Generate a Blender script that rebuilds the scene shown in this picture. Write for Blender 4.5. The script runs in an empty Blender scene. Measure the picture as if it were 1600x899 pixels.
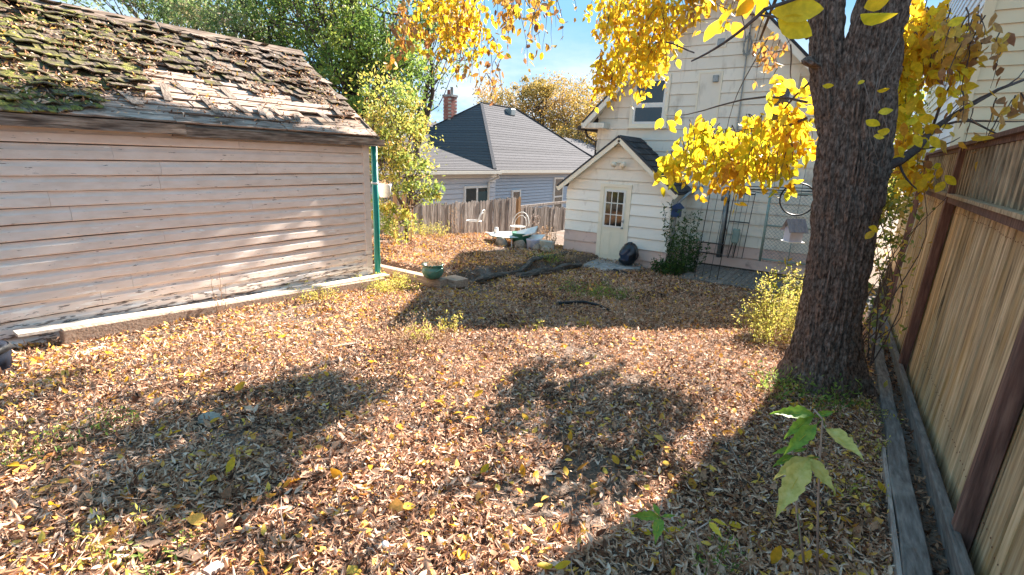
import bpy, math, random
import numpy as np
from mathutils import Vector, Matrix
random.seed(7); rng = np.random.default_rng(11)
SC = bpy.context.scene
COL = SC.collection

# ---------------------------------------------------------------- camera
F_PX = 787.0; CX, CY = 800.0, 449.5
CAM = np.array([0.0, 0.0, 1.65])
def _d(px, py):
    v = np.array([px-CX, -(py-CY), -F_PX]); return v/np.linalg.norm(v)
_M = np.stack([-_d(-400, 195), _d(1350, 270), -_d(700, 3480)], 1)
_U, _S, _V = np.linalg.svd(_M); ROT = _U @ _V
cd = bpy.data.cameras.new('camera'); cam = bpy.data.objects.new('camera', cd); COL.objects.link(cam)
cd.sensor_width = 36.0; cd.lens = 36.0*F_PX/1600.0; cd.clip_start = 0.05; cd.clip_end = 2000
Mx = Matrix([list(r) for r in ROT.T]).to_4x4(); Mx.translation = Vector(CAM)
cam.matrix_world = Mx; SC.camera = cam

# ---------------------------------------------------------------- light
SUN_TO = np.array([0.07, 1.0, 0.643]); SUN_TO /= np.linalg.norm(SUN_TO)
sun_el = math.asin(SUN_TO[2]); sun_az = math.atan2(SUN_TO[0], SUN_TO[1])
W = bpy.data.worlds.new('World'); SC.world = W; W.use_nodes = True
nt = W.node_tree; nt.nodes.clear()
def N(nt, typ, **kw):
    n = nt.nodes.new(typ)
    for k, v in kw.items():
        if k == 'inp':
            for a, b in v.items(): n.inputs[a].default_value = b
        else: setattr(n, k, v)
    return n
sky = N(nt, 'ShaderNodeTexSky'); sky.sky_type = 'NISHITA'; sky.sun_disc = False
sky.sun_elevation = sun_el; sky.sun_rotation = sun_az; sky.air_density = 1.0; sky.dust_density = 0.0; sky.ozone_density = 3.5
tc = N(nt, 'ShaderNodeTexCoord'); mp = N(nt, 'ShaderNodeMapping'); mp.inputs['Scale'].default_value = (1.0, 1.0, 3.2)
nz = N(nt, 'ShaderNodeTexNoise', inp={'Scale': 2.3, 'Detail': 9.0, 'Roughness': 0.62})
cr = N(nt, 'ShaderNodeValToRGB'); cr.color_ramp.elements[0].position = 0.36; cr.color_ramp.elements[1].position = 0.56
sx = N(nt, 'ShaderNodeSeparateXYZ')
mr = N(nt, 'ShaderNodeMapRange', inp={'From Min': 0.09, 'From Max': 0.24, 'To Min': 0.95, 'To Max': 0.0})
mul = N(nt, 'ShaderNodeMath', operation='MULTIPLY')
mixc = N(nt, 'ShaderNodeMix', data_type='RGBA'); mixc.inputs[7].default_value = (2.0, 2.05, 2.1, 1)
bg = N(nt, 'ShaderNodeBackground', inp={'Strength': 0.12}); wo = N(nt, 'ShaderNodeOutputWorld')
L = nt.links.new
L(tc.outputs['Generated'], mp.inputs[0]); L(mp.outputs[0], nz.inputs['Vector']); L(nz.outputs[0], cr.inputs[0])
L(tc.outputs['Generated'], sx.inputs[0]); L(sx.outputs[2], mr.inputs[0]); L(cr.outputs[0], mul.inputs[0]); L(mr.outputs[0], mul.inputs[1])
vm = N(nt, 'ShaderNodeVectorMath', operation='MULTIPLY_ADD'); vm.inputs[1].default_value = (1.50, .93, .86); vm.inputs[2].default_value = (.62, .42, .48)
vc = N(nt, 'ShaderNodeVectorMath', operation='MINIMUM'); vc.inputs[1].default_value = (.56, 1.16, 1.78)      # an even pale cyan sky, no glare round the sun
L(sky.outputs[0], vm.inputs[0]); L(vm.outputs[0], vc.inputs[0])
L(mul.outputs[0], mixc.inputs[0]); L(vc.outputs[0], mixc.inputs[6]); L(mixc.outputs[2], bg.inputs[0]); L(bg.outputs[0], wo.inputs[0])
sl = bpy.data.lights.new('sun', 'SUN'); sl.energy = 5.0; sl.angle = math.radians(0.5); sl.color = (1.0, 0.92, 0.82)
so = bpy.data.objects.new('sun', sl); COL.objects.link(so)
so.rotation_euler = Vector(-SUN_TO).to_track_quat('-Z', 'Y').to_euler()
SC.view_settings.view_transform = 'Standard'; SC.view_settings.look = 'None'; SC.view_settings.exposure = 2.5
SC.view_settings.gamma = 1.0
SC.cycles.max_bounces = 6; SC.cycles.transparent_max_bounces = 8; SC.cycles.use_denoising = True

# ---------------------------------------------------------------- world-point helpers (a line of sight met with a real plane)
def ray(px, py): return ROT.T @ _d(px, py)
def onx(px, py, x): r = ray(px, py); return CAM + r*((x-CAM[0])/r[0])
def ony(px, py, y): r = ray(px, py); return CAM + r*((y-CAM[1])/r[1])
def onz(px, py, z): r = ray(px, py); return CAM + r*((z-CAM[2])/r[2])
def atd(px, py, d): return CAM + ray(px, py)*d
def proj(P):
    c = (np.asarray(P, float)-CAM) @ ROT.T
    return CX + F_PX*c[..., 0]/-c[..., 2], CY - F_PX*c[..., 1]/-c[..., 2], -c[..., 2]

# numpy value noise
def _h(ix, iy, iz):
    n = (ix*374761393 + iy*668265263 + iz*2147483647 + 1013) & 0xffffffff
    n = ((n ^ (n >> 13))*1274126177) & 0xffffffff
    return ((n ^ (n >> 16)) & 0xffff)/65535.0
def vn(x, y, z=0.0):
    x, y, z = np.broadcast_arrays(np.asarray(x, float), y, z)
    xi, yi, zi = [np.floor(a).astype(np.int64) for a in (x, y, z)]
    fx, fy, fz = x-xi, y-yi, z-zi
    fx, fy, fz = [a*a*(3-2*a) for a in (fx, fy, fz)]
    def l(a, b, t): return a+(b-a)*t
    c = [[[_h(xi+i, yi+j, zi+k) for k in (0, 1)] for j in (0, 1)] for i in (0, 1)]
    return l(l(l(c[0][0][0], c[1][0][0], fx), l(c[0][1][0], c[1][1][0], fx), fy),
             l(l(c[0][0][1], c[1][0][1], fx), l(c[0][1][1], c[1][1][1], fx), fy), fz)
def fbm(x, y, z=0.0, o=4):
    s = 0; a = .5; f = 1
    for i in range(o): s = s + a*vn(np.asarray(x)*f+i*17.3, np.asarray(y)*f+i*5.1, np.asarray(z)*f); a *= .5; f *= 2.03
    return s
def sstep(a, b, x):
    t = np.clip((np.asarray(x, float)-a)/(b-a), 0, 1); return t*t*(3-2*t)

# ---------------------------------------------------------------- ground shape
def G(x, y, rough=True):
    x = np.asarray(x, float); y = np.asarray(y, float)
    z = -0.085*np.clip(y, -3, 13)
    z = z - 0.17*sstep(3.4, 0.8, y)*sstep(-4.4, -5.8, x)
    ter = sstep(-5.62, -5.74, x)*sstep(6.42, 6.54, y)
    z = z + 0.20*ter*sstep(15, 13.2, y) + 0.16*ter*sstep(-7, -9.2, x)*sstep(15, 12, y)
    if rough: z = z + (0.05*(fbm(x*1.1+3, y*1.1)-.5) + 0.02*(fbm(x*4, y*4, 3)-.5))
    return z

# ---------------------------------------------------------------- mesh helpers
WL = {}
def setp(o, label=None, cat=None, group=None, kind=None):
    if label: o['label'] = label
    if cat: o['category'] = cat
    if group: o['group'] = group
    if kind: o['kind'] = kind
    return o
def thing(name, label, cat, loc=(0, 0, 0), group=None):
    o = bpy.data.objects.new(name, None); COL.objects.link(o); o.location = loc; o.empty_display_size = .2
    WL[o] = np.array(loc, float); return setp(o, label, cat, group)
def link(name, me, mat, parent=None, loc=None):
    o = bpy.data.objects.new(name, me); COL.objects.link(o)
    if mat is not None and len(me.materials) == 0: me.materials.append(mat)
    if parent is not None:
        o.parent = parent; WL[o] = WL[parent]
        if loc is not None: o.location = Vector(np.array(loc)-WL[parent]); WL[o] = np.array(loc, float)
    else:
        WL[o] = np.zeros(3) if loc is None else np.array(loc, float)
        if loc is not None: o.location = loc
    return o
class MB:
    def __init__(s): s.v = []; s.f = []
    def add(s, vs, fs):
        b = len(s.v); s.v += [tuple(map(float, v)) for v in vs]; s.f += [tuple(i+b for i in f) for f in fs]; return s
    def box(s, a, b, R=None, o=(0, 0, 0)):
        """axis box from corner a to corner b, optionally turned by 3x3 R about o"""
        vs = [np.array([x, y, z], float) for z in (a[2], b[2]) for y in (a[1], b[1]) for x in (a[0], b[0])]
        if R is not None: vs = [np.array(o)+np.array(R) @ (v-np.array(o)) for v in vs]
        return s.add(vs, [(0, 2, 3, 1), (4, 5, 7, 6), (0, 1, 5, 4), (2, 6, 7, 3), (0, 4, 6, 2), (1, 3, 7, 5)])
    def beam(s, p, q, w, h, up=(0, 0, 1)):
        """rectangular bar from p to q, w across, h along up"""
        p, q, up = np.array(p, float), np.array(q, float), np.array(up, float)
        d = (q-p)/np.linalg.norm(q-p); a = np.cross(d, up); a /= np.linalg.norm(a); u = np.cross(a, d)
        vs = [c + a*i*w/2 + u*j*h/2 for c in (p, q) for j in (-1, 1) for i in (-1, 1)]
        return s.add(vs, [(0, 1, 3, 2), (4, 6, 7, 5), (0, 4, 5, 1), (2, 3, 7, 6), (0, 2, 6, 4), (1, 5, 7, 3)])
    def tube(s, pts, rad, n=6, cap=True):
        pts = [np.array(p, float) for p in pts]; m = len(pts)
        rad = [rad]*m if np.isscalar(rad) else rad
        a = None; vs = []
        for i, p in enumerate(pts):
            d = pts[min(i+1, m-1)]-pts[max(i-1, 0)]; d = d/(np.linalg.norm(d)+1e-9)
            if a is None:
                a = np.cross(d, [0.31, 0.17, 0.93]); 
                if np.linalg.norm(a) < .1: a = np.cross(d, [1, 0, 0])
            a = a-d*np.dot(a, d); a /= (np.linalg.norm(a)+1e-9); b = np.cross(d, a)
            for k in range(n):
                t = 2*math.pi*k/n; vs.append(p + rad[i]*(a*math.cos(t)+b*math.sin(t)))
        fs = [(i*n+k, i*n+(k+1) % n, (i+1)*n+(k+1) % n, (i+1)*n+k) for i in range(m-1) for k in range(n)]
        if cap: fs += [tuple(reversed(range(n))), tuple((m-1)*n+k for k in range(n))]
        return s.add(vs, fs)
    def lathe(s, prof, c, n=24):
        """prof: list of (r, z)"""
        vs = [(c[0]+r*math.cos(2*math.pi*k/n), c[1]+r*math.sin(2*math.pi*k/n), c[2]+z) for r, z in prof for k in range(n)]
        fs = [(i*n+k, i*n+(k+1) % n, (i+1)*n+(k+1) % n, (i+1)*n+k) for i in range(len(prof)-1) for k in range(n)]
        return s.add(vs, fs)
    def mesh(s, name, off=(0, 0, 0), smooth=False):
        me = bpy.data.meshes.new(name); off = np.array(off)
        me.from_pydata([tuple(np.array(v)-off) for v in s.v], [], s.f); me.update()
        if smooth: me.polygons.foreach_set('use_smooth', [True]*len(me.polygons))
        return me
    def build(s, name, mat, parent=None, smooth=False, bevel=0):
        o = link(name, s.mesh(name, WL[parent] if parent is not None else (0, 0, 0), smooth), mat, parent)
        if bevel:
            m = o.modifiers.new('bevel', 'BEVEL'); m.width = bevel; m.segments = 1; m.limit_method = 'ANGLE'
        return o
def npmesh(name, V, Fq, rnd=None, smooth=True, off=(0, 0, 0)):
    """fast mesh from arrays; Fq (F,k) all with k corners"""
    me = bpy.data.meshes.new(name); V = (np.asarray(V)-np.array(off)).astype(np.float32); Fq = np.asarray(Fq, np.int32)
    k = Fq.shape[1]; nf = len(Fq)
    me.vertices.add(len(V)); me.vertices.foreach_set('co', V.ravel())
    me.loops.add(nf*k); me.loops.foreach_set('vertex_index', Fq.ravel())
    me.polygons.add(nf); me.polygons.foreach_set('loop_start', np.arange(nf, dtype=np.int32)*k)
    me.polygons.foreach_set('loop_total', np.full(nf, k, np.int32))
    if smooth: me.polygons.foreach_set('use_smooth', np.ones(nf, bool))
    me.update(calc_edges=True)
    if rnd is not None:
        at = me.attributes.new('rnd', 'FLOAT', 'FACE'); at.data.foreach_set('value', np.asarray(rnd, np.float32))
    return me

# ---------------------------------------------------------------- materials
MATS = {}
def pm(name, cols, scale=(1, 1, 1), noise=4.0, detail=6.0, rough=0.8, bump=0.3, bscale=None, vary=0.15, spots=None, spec=0.3, attr=False, trans=0.0, metallic=0.0, coat=0.0, wave=None, lo=.3, hi=.7):
    """procedural surface: ramp of cols over stretched 3D noise, per-object variation, optional spots=(color, scale(3), threshold, noise scale)"""
    m = bpy.data.materials.new(name); m.use_nodes = True; t = m.node_tree; t.nodes.clear(); l = t.links.new
    g = N(t, 'ShaderNodeNewGeometry'); oi = N(t, 'ShaderNodeObjectInfo')
    mp = N(t, 'ShaderNodeMapping'); mp.inputs['Scale'].default_value = scale
    ad = N(t, 'ShaderNodeVectorMath', operation='ADD'); cb = N(t, 'ShaderNodeMath', operation='MULTIPLY'); cb.inputs[1].default_value = 37.0
    l(oi.outputs['Random'], cb.inputs[0]); l(g.outputs['Position'], mp.inputs[0]); l(mp.outputs[0], ad.inputs[0]); l(cb.outputs[0], ad.inputs[1])
    nz = N(t, 'ShaderNodeTexNoise', inp={'Scale': noise, 'Detail': detail, 'Roughness': .6}); l(ad.outputs[0], nz.inputs['Vector'])
    ramp = N(t, 'ShaderNodeValToRGB'); e = ramp.color_ramp.elements
    n = len(cols)
    while len(e) < n: e.new(.5)
    for i, c in enumerate(cols):
        e[i].position = (i/(n-1) if attr else lo+(hi-lo)*i/(n-1)) if n > 1 else 0; e[i].color = (*c, 1)
    if attr:
        a = N(t, 'ShaderNodeAttribute', attribute_name='rnd'); 
        if attr == 'obj': l(oi.outputs['Random'], ramp.inputs[0])
        else: l(a.outputs['Fac'], ramp.inputs[0])
    else: l(nz.outputs[0], ramp.inputs[0])
    col = ramp.outputs[0]
    if attr:
        hs = N(t, 'ShaderNodeHueSaturation'); mr0 = N(t, 'ShaderNodeMapRange', inp={'From Min': .3, 'From Max': .7, 'To Min': .75, 'To Max': 1.2})
        l(nz.outputs[0], mr0.inputs[0]); l(mr0.outputs[0], hs.inputs['Value']); l(col, hs.inputs['Color']); col = hs.outputs[0]
    if vary:
        hs = N(t, 'ShaderNodeHueSaturation'); mr1 = N(t, 'ShaderNodeMapRange', inp={'To Min': 1-vary, 'To Max': 1+vary})
        l(oi.outputs['Random'], mr1.inputs[0]); l(mr1.outputs[0], hs.inputs['Value']); l(col, hs.inputs['Color']); col = hs.outputs[0]
    for sp in (spots or []):
        sc, ss, th, ns = sp[:4]; soft = sp[4] if len(sp) > 4 else .04
        m2 = N(t, 'ShaderNodeMapping'); m2.inputs['Scale'].default_value = ss; l(g.outputs['Position'], m2.inputs[0])
        n2 = N(t, 'ShaderNodeTexNoise', inp={'Scale': ns, 'Detail': 7.0, 'Roughness': .62}); l(m2.outputs[0], n2.inputs['Vector'])
        val = n2.outputs[0]
        if len(sp) > 5:      # (axis, z0, z1, add): mask grows towards z0
            ax, z0, z1, addv = sp[5]
            sp_ = N(t, 'ShaderNodeSeparateXYZ'); l(g.outputs['Position'], sp_.inputs[0])
            r2 = N(t, 'ShaderNodeMapRange', inp={'From Min': z0, 'From Max': z1, 'To Min': addv, 'To Max': 0.0}); l(sp_.outputs[ax], r2.inputs[0])
            aa = N(t, 'ShaderNodeMath', operation='ADD'); l(val, aa.inputs[0]); l(r2.outputs[0], aa.inputs[1]); val = aa.outputs[0]
        r3 = N(t, 'ShaderNodeMapRange', inp={'From Min': th-soft, 'From Max': th+soft}); l(val, r3.inputs[0])
        mx = N(t, 'ShaderNodeMix', data_type='RGBA'); mx.inputs[7].default_value = (*sc, 1)
        l(r3.outputs[0], mx.inputs[0]); l(col, mx.inputs[6]); col = mx.outputs[2]
    b = N(t, 'ShaderNodeBsdfPrincipled', inp={'Roughness': rough, 'Metallic': metallic, 'Specular IOR Level': spec, 'Coat Weight': coat})
    l(col, b.inputs['Base Color'])
    if bump:
        bp = N(t, 'ShaderNodeBump', inp={'Strength': bump, 'Distance': bscale or .01})
        l(nz.outputs[0], bp.inputs['Height']); l(bp.outputs[0], b.inputs['Normal'])
    out = N(t, 'ShaderNodeOutputMaterial'); sh = b.outputs[0]
    if trans:
        tr = N(t, 'ShaderNodeBsdfTranslucent'); l(col, tr.inputs[0]); ms = N(t, 'ShaderNodeMixShader'); ms.inputs[0].default_value = trans
        l(sh, ms.inputs[1]); l(tr.outputs[0], ms.inputs[2]); sh = ms.outputs[0]
    l(sh, out.inputs[0]); MATS[name] = m; return m

GY, GX, GZ = (22, 1.2, 22), (1.2, 22, 22), (22, 22, 1.2)
litter_cols = [(.035, .015, .009), (.15, .06, .03), (.37, .18, .095), (.55, .31, .185), (.66, .42, .28), (.76, .56, .42), (.47, .20, .065), (.70, .36, .08), (.78, .50, .08)]
pm('litter', litter_cols, noise=60, detail=2, rough=.75, bump=0, vary=0, attr=True, trans=.16, spec=.25)
pm('soil', [(.05, .033, .024), (.10, .068, .048), (.18, .12, .085), (.13, .085, .06)], scale=(1, 1, 1), noise=38, detail=9, rough=.95, bump=.9, bscale=.03, vary=0,
   spots=[((.23, .20, .18), (1, 1, 1), .60, 1.1, .05)])
pm('yellow_leaf', [(.40, .18, .03), (.68, .36, .02), (.78, .49, .02), (.84, .62, .03), (.78, .65, .05), (.78, .52, .025)], noise=30, detail=3, rough=.55, bump=0, vary=0, attr=True, trans=.55, spec=.3)
pm('yellow_leaf_single', [(.45, .18, .04), (.74, .34, .02), (.80, .46, .03), (.74, .50, .03), (.70, .30, .03)], noise=30, detail=3, rough=.5, bump=.3, vary=0, attr='obj', trans=.5, spec=.3)
pm('lime_leaf', [(.55, .48, .02), (.72, .56, .02), (.50, .56, .03), (.72, .42, .02), (.66, .58, .03)], noise=30, detail=3, rough=.5, bump=0, vary=0, attr=True, trans=.58, spec=.3)
pm('brown_leaf', [(.22, .10, .05), (.40, .20, .08), (.62, .33, .05), (.72, .44, .06), (.34, .15, .09)], noise=30, detail=3, rough=.6, bump=0, vary=0, attr=True, trans=.35, spec=.3)
pm('green_leaf', [(.07, .11, .03), (.12, .20, .04), (.20, .30, .06), (.32, .40, .075), (.46, .47, .09)], noise=12, detail=3, rough=.55, bump=0, vary=0, attr=True, trans=.42, spec=.3)
pm('far_green_leaf', [(.07, .11, .04), (.12, .19, .06), (.20, .30, .09), (.36, .33, .16), (.48, .34, .22)], noise=12, detail=3, rough=.6, bump=0, vary=0, attr=True, trans=.35, spec=.3)
pm('olive_leaf', [(.14, .10, .05), (.27, .20, .06), (.42, .30, .06), (.50, .30, .09), (.30, .22, .14)], noise=12, detail=3, rough=.6, bump=0, vary=0, attr=True, trans=.35, spec=.3)
pm('bush_leaf', [(.10, .16, .04), (.20, .28, .06), (.36, .38, .08), (.56, .45, .09), (.60, .32, .11)], noise=12, detail=3, rough=.55, bump=0, vary=0, attr=True, trans=.5, spec=.3)
pm('weed_leaf', [(.30, .34, .07), (.50, .50, .10), (.68, .60, .12), (.60, .44, .16), (.42, .48, .08)], noise=12, detail=3, rough=.6, bump=0, vary=0, attr=True, trans=.45, spec=.2)
pm('vine_leaf', [(.025, .06, .015), (.05, .10, .02), (.08, .15, .03)], noise=12, detail=3, rough=.5, bump=0, vary=0, attr=True, trans=.3, spec=.3)
pm('dry_weed', [(.30, .17, .10), (.46, .30, .18), (.58, .42, .26)], noise=12, detail=3, rough=.8, bump=0, vary=0, attr=True, trans=.3, spec=.2)
pm('bark', [(.032, .021, .016), (.090, .061, .047), (.17, .120, .094), (.26, .19, .155)], scale=(1, 1, .5), noise=46, detail=8, rough=.92, bump=.8, bscale=.012, vary=.05, spec=.15, lo=.32, hi=.68)
pm('branch_bark', [(.05, .037, .035), (.12, .09, .08)], noise=30, rough=.9, bump=.3, vary=.1, spec=.2)
pm('pale_twig', [(.30, .22, .18), (.42, .32, .26)], noise=30, rough=.9, bump=.2, vary=.1)
pm('garage_paint', [(.69, .55, .46), (.75, .61, .52), (.80, .67, .59)], scale=(1, 1, 3), noise=5, detail=8, rough=.75, bump=.25, bscale=.006, vary=.045,
   spots=[((.70, .60, .53), (.9, 1.0, 5), .66, 3.2, .015, (2, -.35, .45, .20)), ((.21, .165, .14), (.9, 1.4, 9), .69, 4.2, .012, (2, -.35, .30, .22)), ((.17, .10, .075), (.9, 1.5, 12), .675, 5.0, .008), ((.82, .74, .67), (.9, 1.2, 7), .67, 2.6, .01, (2, -.35, .9, .13))])
pm('grey_wood', [(.19, .145, .12), (.33, .26, .22), (.47, .38, .33), (.56, .47, .41)], scale=(18, 1.3, 18), noise=3.2, detail=8, rough=.9, bump=.6, bscale=.006, vary=.13, spec=.1)
pm('sheathing', [(.11, .07, .05), (.27, .19, .15), (.42, .32, .26), (.52, .42, .36)], scale=(18, 1.6, 18), noise=2.6, detail=9, rough=.9, bump=.7, bscale=.006, vary=.14, spec=.1,
   spots=[((.13, .09, .065), (3, 1.2, 6), .60, 3.1, .03)])
pm('dark_wood', [(.055, .04, .032), (.12, .085, .065), (.24, .18, .14), (.34, .27, .22)], scale=(14, 1.2, 14), noise=3, detail=8, rough=.9, bump=.5, vary=.15, spec=.1)
pm('shingle', [(.03, .021, .016), (.075, .055, .042), (.16, .122, .095), (.26, .20, .165)], scale=(6, 22, 6), noise=3, detail=7, rough=.95, bump=.7, bscale=.006, vary=.32, spec=.1,
   spots=[((.11, .10, .04), (1, 1, 1), .60, 7.5, .05, (1, .8, 4.6, .14)), ((.22, .20, .05), (1, 1, 1), .645, 13.0, .035, (1, .8, 3.6, .11)), ((.05, .035, .03), (1, 1, 1), .62, 9.0, .04)])
pm('bare_shingle', [(.07, .05, .04), (.20, .155, .125), (.33, .27, .225)], scale=(6, 22, 6), noise=3, detail=7, rough=.95, bump=.7, bscale=.006, vary=.3, spec=.1)
pm('green_pipe', [(.0, .18, .15), (.005, .24, .20)], noise=8, rough=.45, bump=.1, vary=0, spec=.4, spots=[((.25, .3, .28), (1, 1, 1), .72, 9, .02)])
pm('cream_siding', [(.78, .71, .60), (.82, .76, .66)], scale=(1, 1, 1), noise=2.2, detail=8, rough=.6, bump=.08, vary=.03, spots=[((.50, .43, .34), (1.5, 1, .7), .66, 2.2, .1)])
pm('white_siding', [(.84, .79, .70), (.87, .83, .75)], noise=2.2, detail=8, rough=.6, bump=.08, vary=.03, spots=[((.55, .48, .40), (1.5, 1, .7), .68, 2.4, .1)])
pm('facade_siding', [(.74, .67, .56), (.79, .72, .61)], noise=1.6, detail=8, rough=.6, bump=.1, vary=.035, spots=[((.44, .38, .31), (2.0, 1, .6), .64, 2.0, .1)])
pm('pink_siding', [(.66, .47, .40), (.72, .53, .45)], noise=3, detail=8, rough=.65, bump=.1, vary=.05, spots=[((.36, .25, .21), (1, 1, 1), .64, 4, .08)])
pm('cream_trim', [(.78, .69, .53), (.82, .74, .59)], noise=4, rough=.55, bump=.05, vary=.03)
pm('white_trim', [(.70, .68, .63), (.76, .74, .69)], noise=6, rough=.5, bump=.05, vary=.03)
pm('door_paint', [(.74, .68, .53), (.78, .72, .57)], noise=3, rough=.45, bump=.03, vary=0)
pm('black_shingle', [(.022, .022, .026), (.05, .05, .055), (.09, .085, .085)], noise=55, detail=6, rough=.9, bump=.6, vary=.35)
pm('grey_shingle', [(.060, .058, .062), (.098, .094, .10), (.14, .135, .14)], noise=42, detail=7, rough=.95, bump=.6, bscale=.02, vary=.11, spec=.05)
pm('blue_siding', [(.40, .45, .52), (.45, .50, .57)], noise=2, rough=.5, bump=.05, vary=.03)
pm('pale_blue_siding', [(.54, .55, .58), (.60, .61, .64)], noise=2, rough=.5, bump=.05, vary=.03)
pm('gutter', [(.60, .56, .49), (.66, .62, .55)], noise=8, rough=.45, bump=.03, vary=.03)
pm('dark_metal', [(.02, .018, .017), (.05, .035, .03)], noise=20, rough=.55, bump=.15, vary=.1, spec=.4)
pm('galvanized', [(.22, .24, .24), (.34, .36, .36)], noise=14, rough=.5, bump=.05, vary=.05, metallic=.4)
pm('green_metal', [(.20, .27, .23), (.28, .34, .30)], noise=14, rough=.5, bump=.05, vary=.05)
pm('rust', [(.12, .045, .025), (.25, .10, .05)], noise=24, rough=.85, bump=.3, vary=.1)
pm('brick', [(.24, .075, .055), (.36, .13, .10), (.46, .20, .16)], noise=18, detail=4, rough=.9, bump=.5, vary=.3)
pm('fence_board', [(.22, .13, .065), (.46, .30, .16), (.62, .43, .25), (.72, .55, .36)], scale=(9, 9, .7), noise=2.6, detail=9, rough=.8, bump=.6, bscale=.008, vary=.24, spec=.2,
   spots=[((.085, .05, .03), (5, 5, .8), .655, 1.9, .05), ((.50, .27, .08), (3, 3, .5), .60, 1.3, .10), ((.09, .045, .025), (4, 4, 2.2), .73, 5.0, .02)])
pm('fence_post', [(.07, .035, .028), (.16, .082, .062), (.27, .15, .11)], scale=(12, 12, 1), noise=3, detail=8, rough=.8, bump=.4, vary=.1)
pm('lattice', [(.14, .09, .05), (.36, .25, .15), (.56, .43, .28)], scale=(12, 12, 1.5), noise=3, detail=8, rough=.85, bump=.4, vary=.25)
pm('picket', [(.10, .08, .07), (.22, .18, .155), (.36, .31, .28), (.50, .44, .40)], scale=(16, 16, 1.0), noise=2.6, detail=8, rough=.9, bump=.5, vary=.30, spec=.1)
pm('tan_picket', [(.28, .15, .07), (.42, .25, .13)], scale=(16, 16, 1.0), noise=2.6, detail=8, rough=.9, bump=.5, vary=.1, spec=.1)
pm('slate_timber', [(.085, .068, .06), (.16, .135, .12), (.27, .23, .205)], scale=(14, 1.4, 14), noise=3, detail=8, rough=.9, bump=.5, vary=.12, spots=[((.28, .25, .22), (1, 1, 1), .66, 3, .08)])
pm('log', [(.03, .024, .020), (.085, .068, .056), (.22, .18, .15)], scale=(14, 1.4, 14), noise=3, detail=8, rough=.95, bump=.8, bscale=.02, vary=.15)
pm('timber', [(.18, .12, .085), (.34, .24, .175), (.46, .35, .27)], scale=(1.4, 14, 14), noise=3, detail=8, rough=.9, bump=.5, vary=.1)
pm('deck', [(.10, .083, .07), (.20, .17, .145), (.31, .265, .23)], scale=(16, 1.3, 16), noise=3, detail=8, rough=.85, bump=.5, vary=.16)
pm('concrete', [(.20, .185, .175), (.32, .30, .285), (.42, .40, .38)], noise=7, detail=9, rough=.9, bump=.4, vary=.08, spots=[((.13, .115, .10), (1, 1, 1), .62, 2.3, .08)])
pm('stone', [(.16, .14, .11), (.29, .25, .20), (.42, .37, .30)], noise=10, detail=8, rough=.9, bump=.6, vary=.1)
pm('glazed_green', [(.055, .16, .115), (.09, .22, .16)], noise=8, rough=.25, bump=.05, vary=0, spec=.5, coat=.4, spots=[((.30, .34, .28), (1, 1, 1), .68, 12, .03)])
pm('white_paint', [(.66, .64, .60), (.78, .76, .72)], noise=10, rough=.55, bump=.1, vary=.04, spots=[((.35, .20, .12), (1, 1, 1), .72, 16, .03)])
pm('grey_tin', [(.20, .205, .25), (.30, .305, .35)], noise=12, rough=.6, bump=.1, vary=.03)
pm('lilac_wood', [(.44, .47, .60), (.52, .54, .66)], noise=12, rough=.7, bump=.1, vary=.03)
pm('bin_blue', [(.003, .006, .014), (.006, .012, .026)], noise=12, rough=.5, bump=.05, vary=0)
pm('blue_paint', [(.008, .035, .11), (.012, .05, .15)], noise=12, rough=.5, bump=.05, vary=.03)
pm('bag_plastic', [(.008, .010, .014), (.012, .016, .024)], noise=9, rough=.28, bump=.5, bscale=.03, vary=0, spec=.5)
pm('bag_blue', [(.012, .025, .055), (.02, .038, .08)], noise=9, rough=.3, bump=.4, bscale=.03, vary=0, spec=.5)
pm('yellow_hose', [(.75, .42, .03), (.80, .50, .05)], noise=9, rough=.5, bump=.05, vary=0)
pm('black_rubber', [(.012, .012, .013), (.022, .022, .024)], noise=9, rough=.5, bump=.1, vary=0)
pm('green_plastic', [(.03, .13, .085), (.05, .18, .12)], noise=9, rough=.5, bump=.05, vary=0)
pm('beige_siding', [(.66, .53, .34), (.70, .57, .38)], noise=2, rough=.6, bump=.05, vary=.03)
pm('bright_white_siding', [(.72, .74, .80), (.78, .80, .84)], noise=2, rough=.5, bump=.05, vary=.03)
pm('dirt_white', [(.48, .42, .35), (.64, .57, .49)], noise=14, rough=.8, bump=.3, vary=0)
def glass(name, col, rough=.06):
    m = bpy.data.materials.new(name); m.use_nodes = True; b = m.node_tree.nodes['Principled BSDF']
    nz = N(m.node_tree, 'ShaderNodeTexNoise', inp={'Scale': 1.5}); g = N(m.node_tree, 'ShaderNodeNewGeometry'); bp = N(m.node_tree, 'ShaderNodeBump', inp={'Strength': .05})
    m.node_tree.links.new(g.outputs['Position'], nz.inputs['Vector']); m.node_tree.links.new(nz.outputs[0], bp.inputs['Height']); m.node_tree.links.new(bp.outputs[0], b.inputs['Normal'])
    b.inputs['Base Color'].default_value = (*col, 1); b.inputs['Roughness'].default_value = rough; b.inputs['Specular IOR Level'].default_value = .8
    MATS[name] = m; return m
glass('dark_glass', (.012, .016, .018)); glass('teal_glass', (.02, .06, .07)); 
M = MATS

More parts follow.
